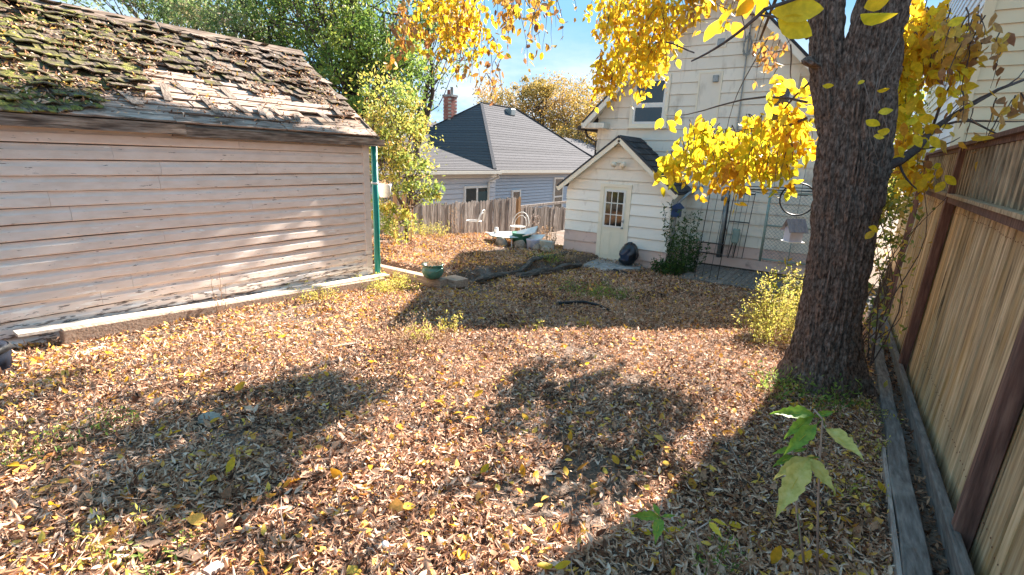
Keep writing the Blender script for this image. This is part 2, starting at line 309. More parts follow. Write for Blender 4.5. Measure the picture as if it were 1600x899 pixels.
# ---------------------------------------------------------------- leaf engine
def leaf_arrays(pos, d, nrm, Ln, Wd, cx=.6, cl=.5, ts=(0, .3, .65, 1), ws=(.12, 1, .8, 0)):
    """a batch of curled leaves: returns vertices, quads and the leaf index of every quad"""
    n = len(pos); d = d/np.linalg.norm(d, axis=1, keepdims=True)
    nrm = nrm - d*np.sum(nrm*d, 1, keepdims=True); nrm /= (np.linalg.norm(nrm, axis=1, keepdims=True)+1e-9); s = np.cross(d, nrm)
    cx = np.broadcast_to(np.asarray(cx, float), (n,)); cl = np.broadcast_to(np.asarray(cl, float), (n,))
    cx = np.where(np.abs(cx) < .02, .02, cx); cl = np.where(np.abs(cl) < .02, .02, cl)
    R = len(ts); V = np.zeros((n, R, 3, 3))
    for i, (t, w) in enumerate(zip(ts, ws)):
        al = Ln*np.sin(cl*t)/cl; ht = Ln*(1-np.cos(cl*t))/cl
        for j, v in enumerate((-1, 0, 1)):
            hw = Wd/2*w; x = hw*np.sin(cx*v)/cx; h = hw*(1-np.cos(cx*v))/np.abs(cx)*np.sign(cx)
            V[:, i, j] = pos + d*al[:, None] + s*x[:, None] + nrm*(ht+h)[:, None]
    q = np.array([[i*3+j, i*3+j+1, (i+1)*3+j+1, (i+1)*3+j] for i in range(R-1) for j in range(2)])
    Fq = (q[None] + (np.arange(n)*R*3)[:, None, None]).reshape(-1, 4)
    return V.reshape(-1, 3), Fq, np.repeat(np.arange(n), len(q))
def rvec(n): 
    v = rng.normal(size=(n, 3)); return v/np.linalg.norm(v, axis=1, keepdims=True)
class Leaves:
    def __init__(s): s.V = []; s.F = []; s.r = []; s.n = 0
    def add(s, pos, d, nrm, Ln, Wd, rnd, **k):
        pos = np.asarray(pos, float)
        if len(pos) == 0: return
        V, Fq, ix = leaf_arrays(pos, d, nrm, np.broadcast_to(Ln, (len(pos),)), np.broadcast_to(Wd, (len(pos),)), **k)
        s.V.append(V); s.F.append(Fq+s.n); s.r.append(np.asarray(rnd)[ix]); s.n += len(V)
    def build(s, name, mat, parent=None):
        off = WL[parent] if parent is not None else (0, 0, 0)
        me = npmesh(name, np.concatenate(s.V), np.concatenate(s.F), np.concatenate(s.r), off=off)
        return link(name, me, mat, parent)
SIMPLE = dict(ts=(0, .5, 1), ws=(.05, 1, 0))

# ================================================================ GROUND
def grid_sheet(xs, ys, fn):
    X, Y = np.meshgrid(xs, ys, indexing='ij'); Z = fn(X, Y); V = np.stack([X, Y, Z], -1).reshape(-1, 3)
    nx, ny = len(xs), len(ys); i = np.arange(nx-1)[:, None]; j = np.arange(ny-1)[None]
    a = i*ny+j; return V, np.stack([a, a+ny, a+ny+1, a+1], -1).reshape(-1, 4)
xs = np.concatenate([[-600, -200, -80, -40, -25, -18], np.arange(-14, 2.6, .06), [4, 8, 20, 60, 200, 600]])
ys = np.concatenate([[-600, -200, -60, -20, -8, -3], np.arange(-1, 15, .06), [17, 20, 26, 40, 80, 200, 600]])
V, Fq = grid_sheet(xs, ys, G)
ground = setp(link('ground', npmesh('ground', V, Fq), M['soil']), kind='structure')
WL[ground] = np.zeros(3)

# concrete slab at the annex door
pz = -1.075
mb = MB()
poly = [(-6.3, 12.78), (-4.45, 12.78), (-4.3, 12.2), (-4.75, 11.75), (-4.9, 11.2), (-5.6, 11.0), (-6.5, 11.9)]
n_ = len(poly); mb.add([(x, y, pz+.11) for x, y in poly]+[(x, y, pz-.1) for x, y in poly], [tuple(range(n_))[::-1], tuple(range(n_, 2*n_))]+[(i, (i+1) % n_, (i+1) % n_+n_, i+n_) for i in range(n_)])
slab = setp(mb.build('path', M['concrete'], bevel=.01), kind='structure')

gz0 = lambda x, y: float(G(x, y))
# ---------------------------------------------------------------- fallen leaves
def scatter(density, dmin, dmax, L0, L1, LV, ymax=13.4, rough=True, key=0):
    n = int(density*14*10); x = rng.uniform(-10.5, .62, n); y = rng.uniform(-.2, ymax, n)
    z = G(x, y); P = np.stack([x, y, z], 1)
    dist = np.hypot(np.hypot(x, y), 1.65-z)
    px, py, dp = proj(P)
    ok = (dp > .2) & (px > -170) & (px < 1770) & (py < 1150) & (dist >= dmin) & (dist < dmax)
    ok &= ~((x < -6.28) & (y < 5.6)) & ~((y > 12.7) & (x > -7)) & ~((x > -3.25) & (y > 12.15)) & (x > -9.55)
    ok &= ~(x > .445)
    bare = fbm(x*.9+9, y*.9+2, 5)            # thin places show the soil
    keep = rng.random(n) < np.clip(1.35-1.5*sstep(.56, .72, bare), .25, 1)
    # fewer on the door slab
    keep &= ~((x > -6.4) & (x < -4.4) & (y > 11.2) & (rng.random(n) < .78))
    ok &= keep; P = P[ok]; m = len(P)
    ang = rng.uniform(0, 2*np.pi, m); tilt = rng.normal(0, .33, m)
    d = np.stack([np.cos(ang), np.sin(ang), tilt], 1)
    nr = np.stack([rng.normal(0, .5, m), rng.normal(0, .5, m), np.ones(m)], 1)
    P[:, 2] += rng.random(m)**1.5*LV
    Ln = rng.uniform(L0, L1, m); Wd = Ln*rng.uniform(.26, .50, m)
    cx = rng.uniform(.9, 2.7, m)*np.where(rng.random(m) < .40, -1, 1); cl = rng.normal(0, 1.1, m)
    # colour: mostly browns and tans, some yellow, more yellow near the garage and on the right
    big = rng.random(m) < .02; Ln = np.where(big, Ln*1.35, Ln); Wd = np.where(big, Wd*1.9, Wd); cx = np.where(big, cx*.5, cx)
    drift = fbm(P[:, 0]*1.7+31, P[:, 1]*1.7+7, 2)-.5
    r = np.clip(rng.beta(1.7, 1.5, m)*.72+drift*.5, 0, .70)
    yel = rng.random(m) < (.045 + .10*sstep(-3.5, -5.5, P[:, 0]) + .05*sstep(-.4, .3, P[:, 0]))
    r = np.where(yel, rng.uniform(.84, 1, m), r)
    flat = yel; cx = np.where(flat, cx*.35, cx); Wd = np.where(flat, Wd*1.3, Wd)
    return P, d, nr, Ln, Wd, r, cx, cl
lt = Leaves()
for dens, a, b, l0, l1, hh in ((5600, .8, 3.6, .028, .070, .045), (4400, 3.6, 5.6, .028, .068, .04), (2600, 5.6, 9, .038, .078, .04), (1500, 9, 17, .05, .09, .04)):
    P, d, nr, Ln, Wd, r, cx, cl = scatter(dens, a, b, l0, l1, hh)
    kw = {} if b < 5 else SIMPLE
    lt.add(P, d, nr, Ln, Wd, r, cx=cx, cl=cl, **kw)
setp(lt.build('leaf_litter', M['litter']), kind='stuff', cat='leaves', label='curled brown and tan fallen leaves covering the whole yard')

tg = MB(); k = 0
while k < 260:
    x, y = random.uniform(-5.8, .4), random.uniform(.3, 8); z = gz0(x, y)+.035; a = random.uniform(0, 6.28); L_ = random.uniform(.06, .32); p = np.array([x, y, z]); q = p+[L_*math.cos(a), L_*math.sin(a), random.uniform(-.01, .03)]
    tg.tube([p, (p+q)/2+[random.gauss(0, .012), random.gauss(0, .012), .01], q], [.0028, .0024, .0012], 4, cap=False); k += 1
setp(tg.build('fallen_twigs', M['pale_twig']), kind='stuff', cat='twigs', label='thin dead twigs scattered over the leaf litter')
# individually visible yellow and tan leaves lying on the litter
leaf_meshes = []
TS8 = (0, .1, .28, .5, .72, .9, 1); WS8 = (.06, .45, .9, 1, .74, .34, .0)
for k in range(6):
    V, Fq, ix = leaf_arrays(np.zeros((1, 3)), np.array([[1., 0, 0]]), np.array([[0., 0, 1]]), np.array([1.]), np.array([rng.uniform(.42, .6)]), cx=rng.uniform(.3, 1.1), cl=rng.uniform(-.8, .9), ts=TS8, ws=WS8)
    me = npmesh('leaf', V, Fq, np.full(len(Fq), .5)); me.materials.append(M['yellow_leaf_single']); leaf_meshes.append(me)
k = 0
while k < 240:
    x, y = random.uniform(-5.8, .45), random.uniform(.4, 6.5)
    z = float(G(x, y)); px, py, dp = proj((x, y, z))
    if dp < .5 or not (0 < px < 1600 and py < 899): continue
    if math.hypot(x, y) > 4.5 and random.random() < .6: continue
    o = link('leaf', leaf_meshes[k % 6], None, ground, (x, y, z+.035)); s = random.uniform(.055, .105); o.scale = (s, s, s)
    o.rotation_euler = (random.gauss(0, .35), random.gauss(0, .35), random.uniform(0, 6.28)); k += 1

# ================================================================ GARAGE (left)
GXW = -6.33
gar = thing('garage', 'old mauve garage with peeling lap siding and mossy wooden shingle roof', 'garage', (GXW, 2.2, -.4))
Y0, Y1 = -1.2, 5.32
mb = MB(); mb.box((-9.85, Y0, -.6), (GXW-.02, Y1-.02, 1.80)); 
mb.add([(-9.85, Y1-.02, 1.8), (GXW-.02, Y1-.02, 1.8), (-8.11, Y1-.02, 3.1), (-9.85, Y0, 1.8), (GXW-.02, Y0, 1.8), (-8.11, Y0, 3.1)], [(0, 1, 2), (3, 5, 4)])
mb.build('wall', M['dark_wood'], gar)
prof = [(0, .022), (.012, .026), (.090, .022), (.108, .010), (.128, .004), (.150, .003)]
zb = -.30; bh = .148
for i in range(14):
    z0 = zb+i*bh; mb = MB(); ns = 70; vs = []
    # the lowest boards are more ragged
    rag = .010*max(0, 1-i/7)+.0022
    jn = sorted([Y0]+[random.uniform(.6, 4.9) for _ in range(random.choice((1, 1, 2)))]+[Y1])
    for ya_, yb_ in zip(jn[:-1], jn[1:]):
     mb = MB(); vs = []; ns = max(6, int(70*(yb_-ya_)/(Y1-Y0))); yy = np.linspace(ya_+.0015, yb_-.0015, ns+1); bo_ = random.uniform(-.002, .002)
     for j, y in enumerate(yy):
        jz = rag*(vn(y*7+i*9, i*3.1)-.5)*2; jx = .006*(vn(y*1.3+i*7, 3.3)-.5)+bo_
        sag = -.006*math.sin((y+1)*1.1+i)
        for q, (zz, pp) in enumerate(prof): vs.append((GXW+pp+jx, y, z0+zz*(bh-.010)/.15+sag+(jz if q < 2 else 0)))
        vs.append((GXW-.015, y, z0+bh-.010)); vs.append((GXW-.015, y, z0))
     P_ = len(prof)+2
     fs = [(j*P_+q, (j+1)*P_+q, (j+1)*P_+(q+1) % P_, j*P_+(q+1) % P_) for j in range(ns) for q in range(P_)]
     fs += [tuple(range(P_)), tuple(ns*P_+q for q in range(P_))[::-1]]
     mb.add(vs, fs); mb.build('board', M['garage_paint'], gar)
for i in range(2):     # end siding (facing away to +Y, seen from the side only)
    mb = MB(); mb.box((-9.85, Y1-.018+.0*i, -.3+i*1.05), (GXW, Y1, .74+i*1.05)); mb.build('end_board', M['garage_paint'], gar)
MB().box((GXW-.02, Y1-.10, -.35), (GXW+.034, Y1+.012, 1.80)).build('corner_board', M['garage_paint'], gar)
MB().box((GXW-.05, Y0, -.52), (GXW-.002, Y1, -.295)).build('foundation', M['concrete'], gar)
# roof
E0 = np.array([-6.20, 0, 1.875]); RG = np.array([-8.11, 0, 3.19]); SL = float(np.hypot(RG[0]-E0[0], RG[2]-E0[2]))
ud = (RG-E0)/SL; nd = np.array([-ud[2], 0, ud[0]]); nd = nd if nd[2] > 0 else -nd
RY0, RY1 = -1.5, 5.44
def sagz(y, s): return -.035*math.sin(max(0, min(1, (y+1.5)/7))*math.pi)*s/SL
def rp(s, y, h): p = E0 + ud*s + nd*h; return np.array([p[0], y, p[2]+sagz(y, s)])
def slab3(mb, s0, s1, y0, y1, h0, h1, th=.012, skew=0., ny=1):
    vs = []
    for j in range(ny+1):
        y = y0+(y1-y0)*j/ny
        a = rp(s0, y, h0); b = rp(s1, y+skew, h1)
        vs += [a, b, b-nd*th, a-nd*th]
    fs = [(j*4+q, (j+1)*4+q, (j+1)*4+(q+1) % 4, j*4+(q+1) % 4) for j in range(ny) for q in range(4)] + [(0, 1, 2, 3), (ny*4+3, ny*4+2, ny*4+1, ny*4)]
    mb.add(vs, fs)
roof = MB(); slab3(roof, -.02, SL, RY0, RY1, -.03, -.03, .02, ny=12)
bk = RG+np.array([-2.3, 0, -1.5]); roof.add([(RG[0], RY0, RG[2]-.03), (RG[0], RY1, RG[2]-.03), (bk[0], RY1, bk[2]), (bk[0], RY0, bk[2])], [(0, 1, 2, 3)])
roof = roof.build('roof', M['dark_wood'], gar)
s = 0.0; row = 0
while s < SL*.66:                      # sheathing boards under the lost shingles
    w = random.choice((.14, .17, .19)); y = RY0
    while y < RY1:
        ln = random.uniform(1.2, 2.6); y2 = min(RY1, y+ln)
        if y2 > 1.2 and not (s > .1 and random.random() < .13):
            mb = MB(); h = random.uniform(.0, .012); slab3(mb, s+.006, min(s+w-.008, SL), y+.006, y2-.006, h+.012, h+random.uniform(-.004, .010), .02, skew=random.uniform(-.01, .01), ny=5)
            mb.build('sheathing_board', M['sheathing'], roof)
        y = y2
    s += w; row += 1
def hcut(y):      # how far up from the eave the shingles are gone, as a share of the slope
    xs_ = [-2, 1.2, 1.9, 2.15, 2.6, 2.75, 2.95, 3.3, 3.4, 3.9, 4.5, 4.9, 5.2, 5.6]; hs_ = [-.1, -.1, .06, .19, .20, .42, .54, .52, .40, .36, .34, .30, .20, .16]
    return float(np.interp(y, xs_, hs_)) + .03*(vn(y*5, 3.7)-.5)*2
expo = .132; c = 0; cnt = 0; sb = MB(); s = -.03
shingles = []
while s < SL-.05:
    y = RY0 + random.uniform(0, .1)
    while y < RY1-.02:
        w = random.uniform(.09, .21); t = (s+.06)/SL
        if t > hcut(y+w/2) and random.random() > .035 and y+w < RY1+.04:
            shingles.append((s, y, w, 0))
        y += w+random.uniform(.004, .012)
    s += expo*random.uniform(.94, 1.06); c += 1
for (px, py, rot, n) in [(398, 178, 0, 1), (440, 185, 0, 1), (455, 186, 0, 1), (330, 172, 0, 1), (505, 188, 0, 1), (420, 140, 0, 1), (352, 148, 0, 1), (375, 172, 0, 1), (412, 182, 0, 1), (520, 178, 0, 1), (200, 158, 0, 1), (285, 140, 0, 1), (250, 150, 0, 1)]:
    r_ = ray(px, py); tt = np.dot(E0-CAM, nd)/np.dot(r_, nd); p = CAM+tt*r_
    shingles.append((float(np.dot(p-E0, ud)), float(p[1]), random.uniform(.08, .12), 1))
vis = [q for q in shingles if q[1] > .9 or q[3]]; hid = [q for q in shingles if not (q[1] > .9 or q[3])]
vis.sort(key=lambda q: -(q[3]*10+q[2]/(1+abs(q[1]-2.0)*.3)))
def shingle(mb, s, y, w, loose):
    ln = random.uniform(.18, .27); lift = abs(random.gauss(.026, .028)); sk = random.uniform(-.03, .03)
    if loose:
        ln = random.uniform(.20, .30); sk = random.choice((-1, 1))*random.uniform(.03, .10); lift = random.uniform(.02, .06)
        slab3(mb, s-.1, s-.1+ln, y, y+w, lift, .03+random.uniform(0, .03), .010, skew=sk); return
    # a shingle: lower end raised, two y cells so it can cup
    cup = random.uniform(-.012, .016); vs = []
    for j in range(3):
        yy = y+w*j/2; h = lift+(cup if j == 1 else 0)+random.uniform(-.003, .003)
        e = random.uniform(-.02, .02)
        a = rp(s+e, yy, .022+h); b = rp(min(s+ln, SL), yy+sk, .014)
        vs += [a, b, b-nd*.012, a-nd*.014]
    mb.add(vs, [(j*4+q, (j+1)*4+q, (j+1)*4+(q+1) % 4, j*4+(q+1) % 4) for j in range(2) for q in range(4)]+[(0, 1, 2, 3), (11, 10, 9, 8)])
for q in vis[:300]:
    mb = MB(); shingle(mb, *q); mb.build('shingle', M['bare_shingle' if q[3] or (q[1] > 3.6 and random.random() < .5) else 'shingle'], roof)
rest = MB()
for q in vis[300:]+hid: shingle(rest, *q)
setp(rest.build('shingles', M['shingle'], roof), kind='stuff')
mb = MB(); 
for a, b in ((-1.5, 1.95), (1.97, 3.35), (3.37, 5.5)):
    mb = MB(); slab3(mb, SL-.13, SL+.01, a, b, .035, .055, .018, ny=4); mb.build('ridge_board', M['dark_wood'], roof)
# fascia boards with a step where one ends
MB().box((-6.195, RY0, 1.755), (-6.165, 2.72, 1.862)).build('fascia_board', M['dark_wood'], gar)
MB().box((-6.228, 2.60, 1.735), (-6.197, 5.56, 1.835)).build('fascia_board', M['dark_wood'], gar)
MB().box((-6.36, RY0, 1.815), (-6.235, RY1-.02, 1.83)).build('soffit', M['dark_wood'], gar)
mb = MB(); mb.beam(rp(-.02, RY1+.012, -.06), rp(SL, RY1+.012, -.06), .022, .11, up=nd); mb.build('rake_board', M['dark_wood'], gar)
# moss, twigs and leaves caught on the shingles
lf = Leaves(); n = 6000
yy = rng.uniform(.8, 5.3, n); ss = rng.beta(1.2, 1.6, n)*SL*.95
okk = np.array([ (s_/SL > hcut(y_)-.03) or random.random() < .22 for y_, s_ in zip(yy, ss)]); yy = yy[okk]; ss = ss[okk]
dens = fbm(yy*2.2, ss*3.0, 1) + .10*sstep(4.2, 1.2, yy); okk = dens > .44; yy = yy[okk]; ss = ss[okk]
P = np.array([rp(a, b, .045) for a, b in zip(ss, yy)]); m = len(P)
lf.add(P, rvec(m)*[1, 1, .4], np.tile(nd, (m, 1))+rvec(m)*.5, rng.uniform(.03, .075, m), rng.uniform(.015, .035, m), np.where(rng.random(m) < .10, rng.uniform(.84, 1, m), rng.uniform(0, .7, m)), cx=1.0, cl=rng.normal(0, .8, m), **SIMPLE)
setp(lf.build('roof_leaves', M['litter']), kind='stuff', label='dry leaf debris caught on the mossy garage roof', cat='leaves')
# moss cushions
mv = MB()
for k in range(420):
    y = random.uniform(.8, 3.9); s_ = random.uniform(.02, .97)*SL
    if s_/SL < hcut(y)-.02 or vn(y*2.4+3, s_*3.1) < .42+.14*max(0, y-2.2): continue
    c0 = rp(s_, y, .035); r = random.uniform(.015, .04); k6 = 6
    vs = [c0+nd*r*.55]; 
    for q in range(k6):
        a = 2*math.pi*q/k6; rr = r*random.uniform(.7, 1.4); vs.append(c0 + np.array([0, 1, 0])*math.cos(a)*rr*1.5 + ud*math.sin(a)*rr - nd*.004)
    mv.add(vs, [(0, 1+q, 1+(q+1) % k6) for q in range(k6)])
pm('moss', [(.07, .075, .02), (.17, .165, .04), (.30, .28, .07)], noise=60, detail=6, rough=1, bump=.9, bscale=.02, vary=0)
setp(mv.build('moss', M['moss'], roof, smooth=True), kind='stuff')

# plank on a beam along the base of the garage wall
bl = thing('base_timber', 'long weathered timber with a pale plank on top along the garage base', 'timber', (-6.1, 3, -.3))
def gz(x, y): return float(G(x, y))
p0 = (-6.06, 1.35, gz(-6.1, 1.35)+.10); p1 = (-6.10, 5.35, gz(-6.1, 5.35)+.10)
MB().beam(p0, p1, .12, .15).build('beam', M['timber'], bl, bevel=.008)
MB().beam((-6.16, 1.06, p0[2]+.085), (-6.16, 3.05, (p0[2]+p1[2])/2+.075), .16, .028).build('plank', M['dirt_white'], bl)
MB().beam((-6.15, 3.07, (p0[2]+p1[2])/2+.078), (-6.17, 5.5, p1[2]+.085), .17, .028).build('plank', M['dirt_white'], bl)

# green drain pipe at the far corner
gp = thing('drain_pipe', 'teal green pipe standing at the garage corner', 'pipe', (-6.27, 5.42, -.45))
MB().tube([(-6.29, 5.42, -.50), (-6.285, 5.425, .6), (-6.285, 5.42, 1.80)], .048, 12).build('pipe', M['green_pipe'], gp, smooth=True)
MB().tube([(-6.29, 5.42, 1.17), (-6.285, 5.42, 1.20)], .056, 12).build('strap', M['white_paint'], gp, smooth=True)

# ================================================================ lap siding walls
def lap(mb, o, u, nrm, s0, s1, z0, z1, t0=None, t1=None, p0=.034, p1=.004, back=.02):
    o, u, nrm = [np.array(a, float) for a in (o, u, nrm)]; t0 = s0 if t0 is None else t0; t1 = s1 if t1 is None else t1
    Z = np.array([0, 0, 1.])
    f = lambda s_, z_, p_: o+u*s_+Z*z_+nrm*p_
    vs = [f(s0, z0, p0), f(s1, z0, p0), f(t1, z1, p1), f(t0, z1, p1), f(s0, z0, -back), f(s1, z0, -back), f(t1, z1, -back), f(t0, z1, -back)]
    mb.add(vs, [(0, 1, 2, 3), (4, 7, 6, 5), (0, 4, 5, 1), (3, 2, 6, 7), (0, 3, 7, 4), (1, 5, 6, 2)])
Xp, Yp = np.array([1., 0, 0]), np.array([0, 1., 0])

# ================================================================ ANNEX + HOUSE
YA, YH = 12.80, 14.05
house = thing('house', 'cream two storey house with gable front and small gabled back entry', 'house', (-4, YH, -1.1))
AX0, AX1, AEZ, APX, APZ = -6.84, -3.86, 1.03, -5.30, 2.24
mb = MB(); ap0 = (AEZ)
mb.add([(AX0+.02, y, -1.15) for y in (YA+.05, YH)]+[(AX1-.02, y, -1.15) for y in (YA+.05, YH)]+[(AX0+.02, y, AEZ) for y in (YA+.05, YH)]+[(AX1-.02, y, AEZ) for y in (YA+.05, YH)]+[(APX, y, APZ-.06) for y in (YA+.05, YH)],
       [(0, 1, 5, 4), (2, 6, 7, 3), (0, 4, 8, 6, 2), (4, 5, 9, 8), (8, 9, 7, 6)])
mb.build('entry_wall', M['cream_siding'], house)
zf = -1.10
mb = MB().box((AX0+.005, YA-.004, -1.2), (-5.78, YA+.03, -.86)); mb.build('foundation', M['pink_siding'], house)
MB().box((-4.98, YA-.004, -1.2), (AX1-.03, YA+.03, -.84)).build('foundation', M['pink_siding'], house)
def gx(z): # half open gable limits at height z
    if z <= AEZ: return AX0, AX1
    k = (z-AEZ)/(APZ-AEZ); return AX0+(APX-AX0)*k, AX1+(APX-AX1)*k
eh = .288; z = -.86; i = 0
DX0, DX1 = -5.80, -4.94     # door trim limits
while z < APZ-.12:
    z1 = min(z+eh, APZ-.05)
    m_ = M['pink_siding'] if i < (2 if True else 1) else (M['white_siding'] if z1 < .95 else M['cream_siding'])
    if z1 < .99:
        for a, b, zz in ((AX0, DX0+.01, 0), (DX1-.01, AX1, 0)):
            mm = m_
            if a > -5.5 and i == 1: mm = M['white_siding']
            mb = MB(); lap(mb, (0, YA, 0), Xp, -Yp, a, b, z, z1-.013); mb.build('siding_board', mm, house)
    else:
        a, b = gx(z); c_, d_ = gx(z1)
        if z < AEZ: a, b = AX0, AX1
        mb = MB(); lap(mb, (0, YA, 0), Xp, -Yp, a, b, z, z1-.013, c_, d_, p0=.03); mb.build('siding_board', m_, house)
    z += eh; i += 1
z = -.60; i = 0
while z < AEZ-.05:        # side of the entry
    mb = MB(); lap(mb, (AX1, 0, 0), Yp, Xp, YA, YH, z, min(z+eh, AEZ)-.002); mb.build('siding_board', M['cream_siding'], house); z += eh
MB().box((AX1-.03, YA+.03, -1.2), (AX1+.004, YH, -.6)).build('foundation', M['pink_siding'], house)
# entry roof
def gable_roof(mb, x0, x1, xa, ze, za, y0, y1, th=.05, over=.16):
    for xe in (x0, x1):
        d_ = np.array([xa-xe, za-ze]); d_ /= np.linalg.norm(d_)
        xe2, ze2 = xe-d_[0]*over, ze-d_[1]*over; nn = np.array([-d_[1], d_[0]]); nn = nn if nn[1] > 0 else -nn
        vs = [(xe2, y0, ze2), (xa, y0, za), (xa, y1, za), (xe2, y1, ze2)]
        vs += [(v[0]+nn[0]*th*(1 if v[0] != xa else 0), v[1], v[2]+(nn[1]*th if v[0] != xa else th/abs(nn[1]))) for v in vs]
        mb.add(vs, [(0, 1, 2, 3), (4, 7, 6, 5), (0, 4, 5, 1), (2, 6, 7, 3), (0, 3, 7, 4), (1, 5, 6, 2)])
ro = MB(); gable_roof(ro, AX0, AX1, APX, AEZ, APZ, 12.56, YH-.02, .04, .22)
eroof = ro.build('entry_roof', M['black_shingle'], house)
for k in range(9):       # shingle courses on the visible right slope
    t0 = k/9; d_ = np.array([AX1-APX, AEZ-APZ]); ln = np.linalg.norm(d_); d_ /= ln; nn = np.array([-d_[1], d_[0]]); 
    y = 12.55+(k % 2)*.1
    while y < YH-.05:
        y2 = min(y+random.uniform(.16, .3), YH-.03)
        a = np.array([APX, APZ+.055])+d_*(ln+.2)*t0; b = a+d_*(ln+.2)/9*1.05
        up_ = abs(random.gauss(0, .006)); mb = MB()
        mb.add([(a[0], y, a[1]), (a[0], y2-.006, a[1]), (b[0]+nn[0]*.016, y2-.006, b[1]+.016+up_), (b[0]+nn[0]*.016, y, b[1]+.016+up_), (a[0], y, a[1]-.01), (a[0], y2-.006, a[1]-.01), (b[0], y2-.006, b[1]), (b[0], y, b[1])],
               [(0, 1, 2, 3), (3, 2, 6, 7), (1, 5, 6, 2), (0, 3, 7, 4)])
        mb.build('shingle', M['black_shingle'], eroof); y = y2
def rake(x0, x1, xa, ze, za, y, w, h, mat, drop=.0, over=.22, name='rake_board'):
    for xe in (x0, x1):
        d_ = np.array([xa-xe, za-ze]); d_ /= np.linalg.norm(d_)
        p = (xe-d_[0]*over, y, ze-d_[1]*over-drop); q = (xa+(0.001 if xe > xa else -.001), y, za-drop)
        MB().beam(p, q, w, h, up=(0, 0, 1)).build(name, mat, house)
rake(AX0, AX1, APX, AEZ, APZ, 12.53, .03, .13, M['cream_trim'], drop=.05)
rake(AX0, AX1, APX, AEZ, APZ, 12.515, .02, .045, M['black_shingle'], drop=-.035)
# soffit returns under the rake
for xe in (AX0, AX1):
    d_ = np.array([APX-xe, APZ-AEZ]); d_ /= np.linalg.norm(d_)
    MB().beam((xe-d_[0]*.2, (12.56+YA)/2-.0, AEZ-d_[1]*.2-.02), (APX, (12.56+YA)/2, APZ-.02), .22, .015).build('soffit', M['cream_trim'], house)
# door
door = MB().box((-5.70, YA-.03, -1.02), (-5.03, YA+.01, .985)).build('door', M['door_paint'], house)
for a, b, c_, d_ in ((-5.81, -5.70, -1.1, 1.03), (-5.03, -4.93, -1.1, 1.03)):
    MB().box((a, YA-.045, c_), (b, YA+.01, d_)).build('door_trim', M['cream_trim'], house)
MB().box((-5.81, YA-.048, .985), (-4.93, YA+.01, 1.06)).build('door_trim', M['cream_trim'], house)
MB().box((-5.72, YA-.10, -1.08), (-5.02, YA+.01, -1.02)).build('doorstep', M['cream_trim'], house)
gl0, gl1, gz0, gz1 = -5.63, -5.12, -.05, .87
MB().box((gl0-.04, YA-.045, gz0-.04), (gl1+.04, YA-.028, gz1+.04)).build('window_frame', M['white_trim'], door)
for a in range(3):
    for b in range(3):
        w_ = (gl1-gl0)/3; h_ = (gz1-gz0)/3
        MB().box((gl0+a*w_+.013, YA-.0475, gz0+b*h_+.013), (gl0+(a+1)*w_-.013, YA-.0445, gz0+(b+1)*h_-.013)).build('pane', M['dark_glass'], door)
for a, b in ((-5.62, -5.41), (-5.33, -5.12)):
    for i_ in (0, 1):
        o_ = .02*i_; MB().box((a+o_, YA-.034-.004*i_, -.86+o_), (b-o_, YA-.028, -.20-o_)).build('panel', M['door_paint'], door, bevel=.003)
MB().tube([(-5.10, YA-.03, -.08), (-5.10, YA-.09, -.08)], .026, 10).build('knob', M['galvanized'], door)
MB().tube([(-5.10, YA-.03, .10), (-5.10, YA-.06, .10)], .03, 10).build('lock', M['galvanized'], door)
MB().box((-5.13, YA-.036, .05), (-5.07, YA-.03, .16)).build('lock_plate', M['galvanized'], door)
# twin floodlight
fl = thing('floodlight', 'twin white floodlights mounted above the back entry door', 'light', (-5.28, YA-.03, 1.55))
MB().tube([(-5.28, YA-.02, 1.56), (-5.28, YA-.07, 1.56)], .055, 12).build('base', M['cream_trim'], fl)
for sgn in (-1, 1):
    MB().tube([(-5.28, YA-.05, 1.60), (-5.28+sgn*.06, YA-.09, 1.61), (-5.28+sgn*.10, YA-.13, 1.59)], .018, 6).build('arm', M['cream_trim'], fl)
    MB().tube([(-5.28+sgn*.10, YA-.12, 1.60), (-5.28+sgn*.12, YA-.16, 1.585), (-5.28+sgn*.135, YA-.24, 1.55)], [.03, .05, .075], 12).build('lamp', M['cream_trim'], fl, smooth=True)
MB().tube([(-5.25, YA-.04, 1.51), (-5.24, YA-.09, 1.47)], .025, 8).build('sensor', M['cream_trim'], fl)
# downspout by the entry
dp = thing('downspout', 'grey downspout running down the right corner of the entry', 'downspout', (AX1+.1, YA+.1, -.9))
MB().tube([(AX1+.45, YA+.9, 1.10), (AX1+.38, YA+.6, 1.02), (AX1+.30, YA+.3, .93), (AX1+.12, YA+.12, .70), (AX1+.09, YA+.1, .3), (AX1+.09, YA+.1, -.82)], .036, 8).build('pipe', M['galvanized'], dp, smooth=True)
MB().box((AX1+.02, YA+.07, -.2), (AX1+.13, YA+.14, -.17)).build('bracket', M['galvanized'], dp)

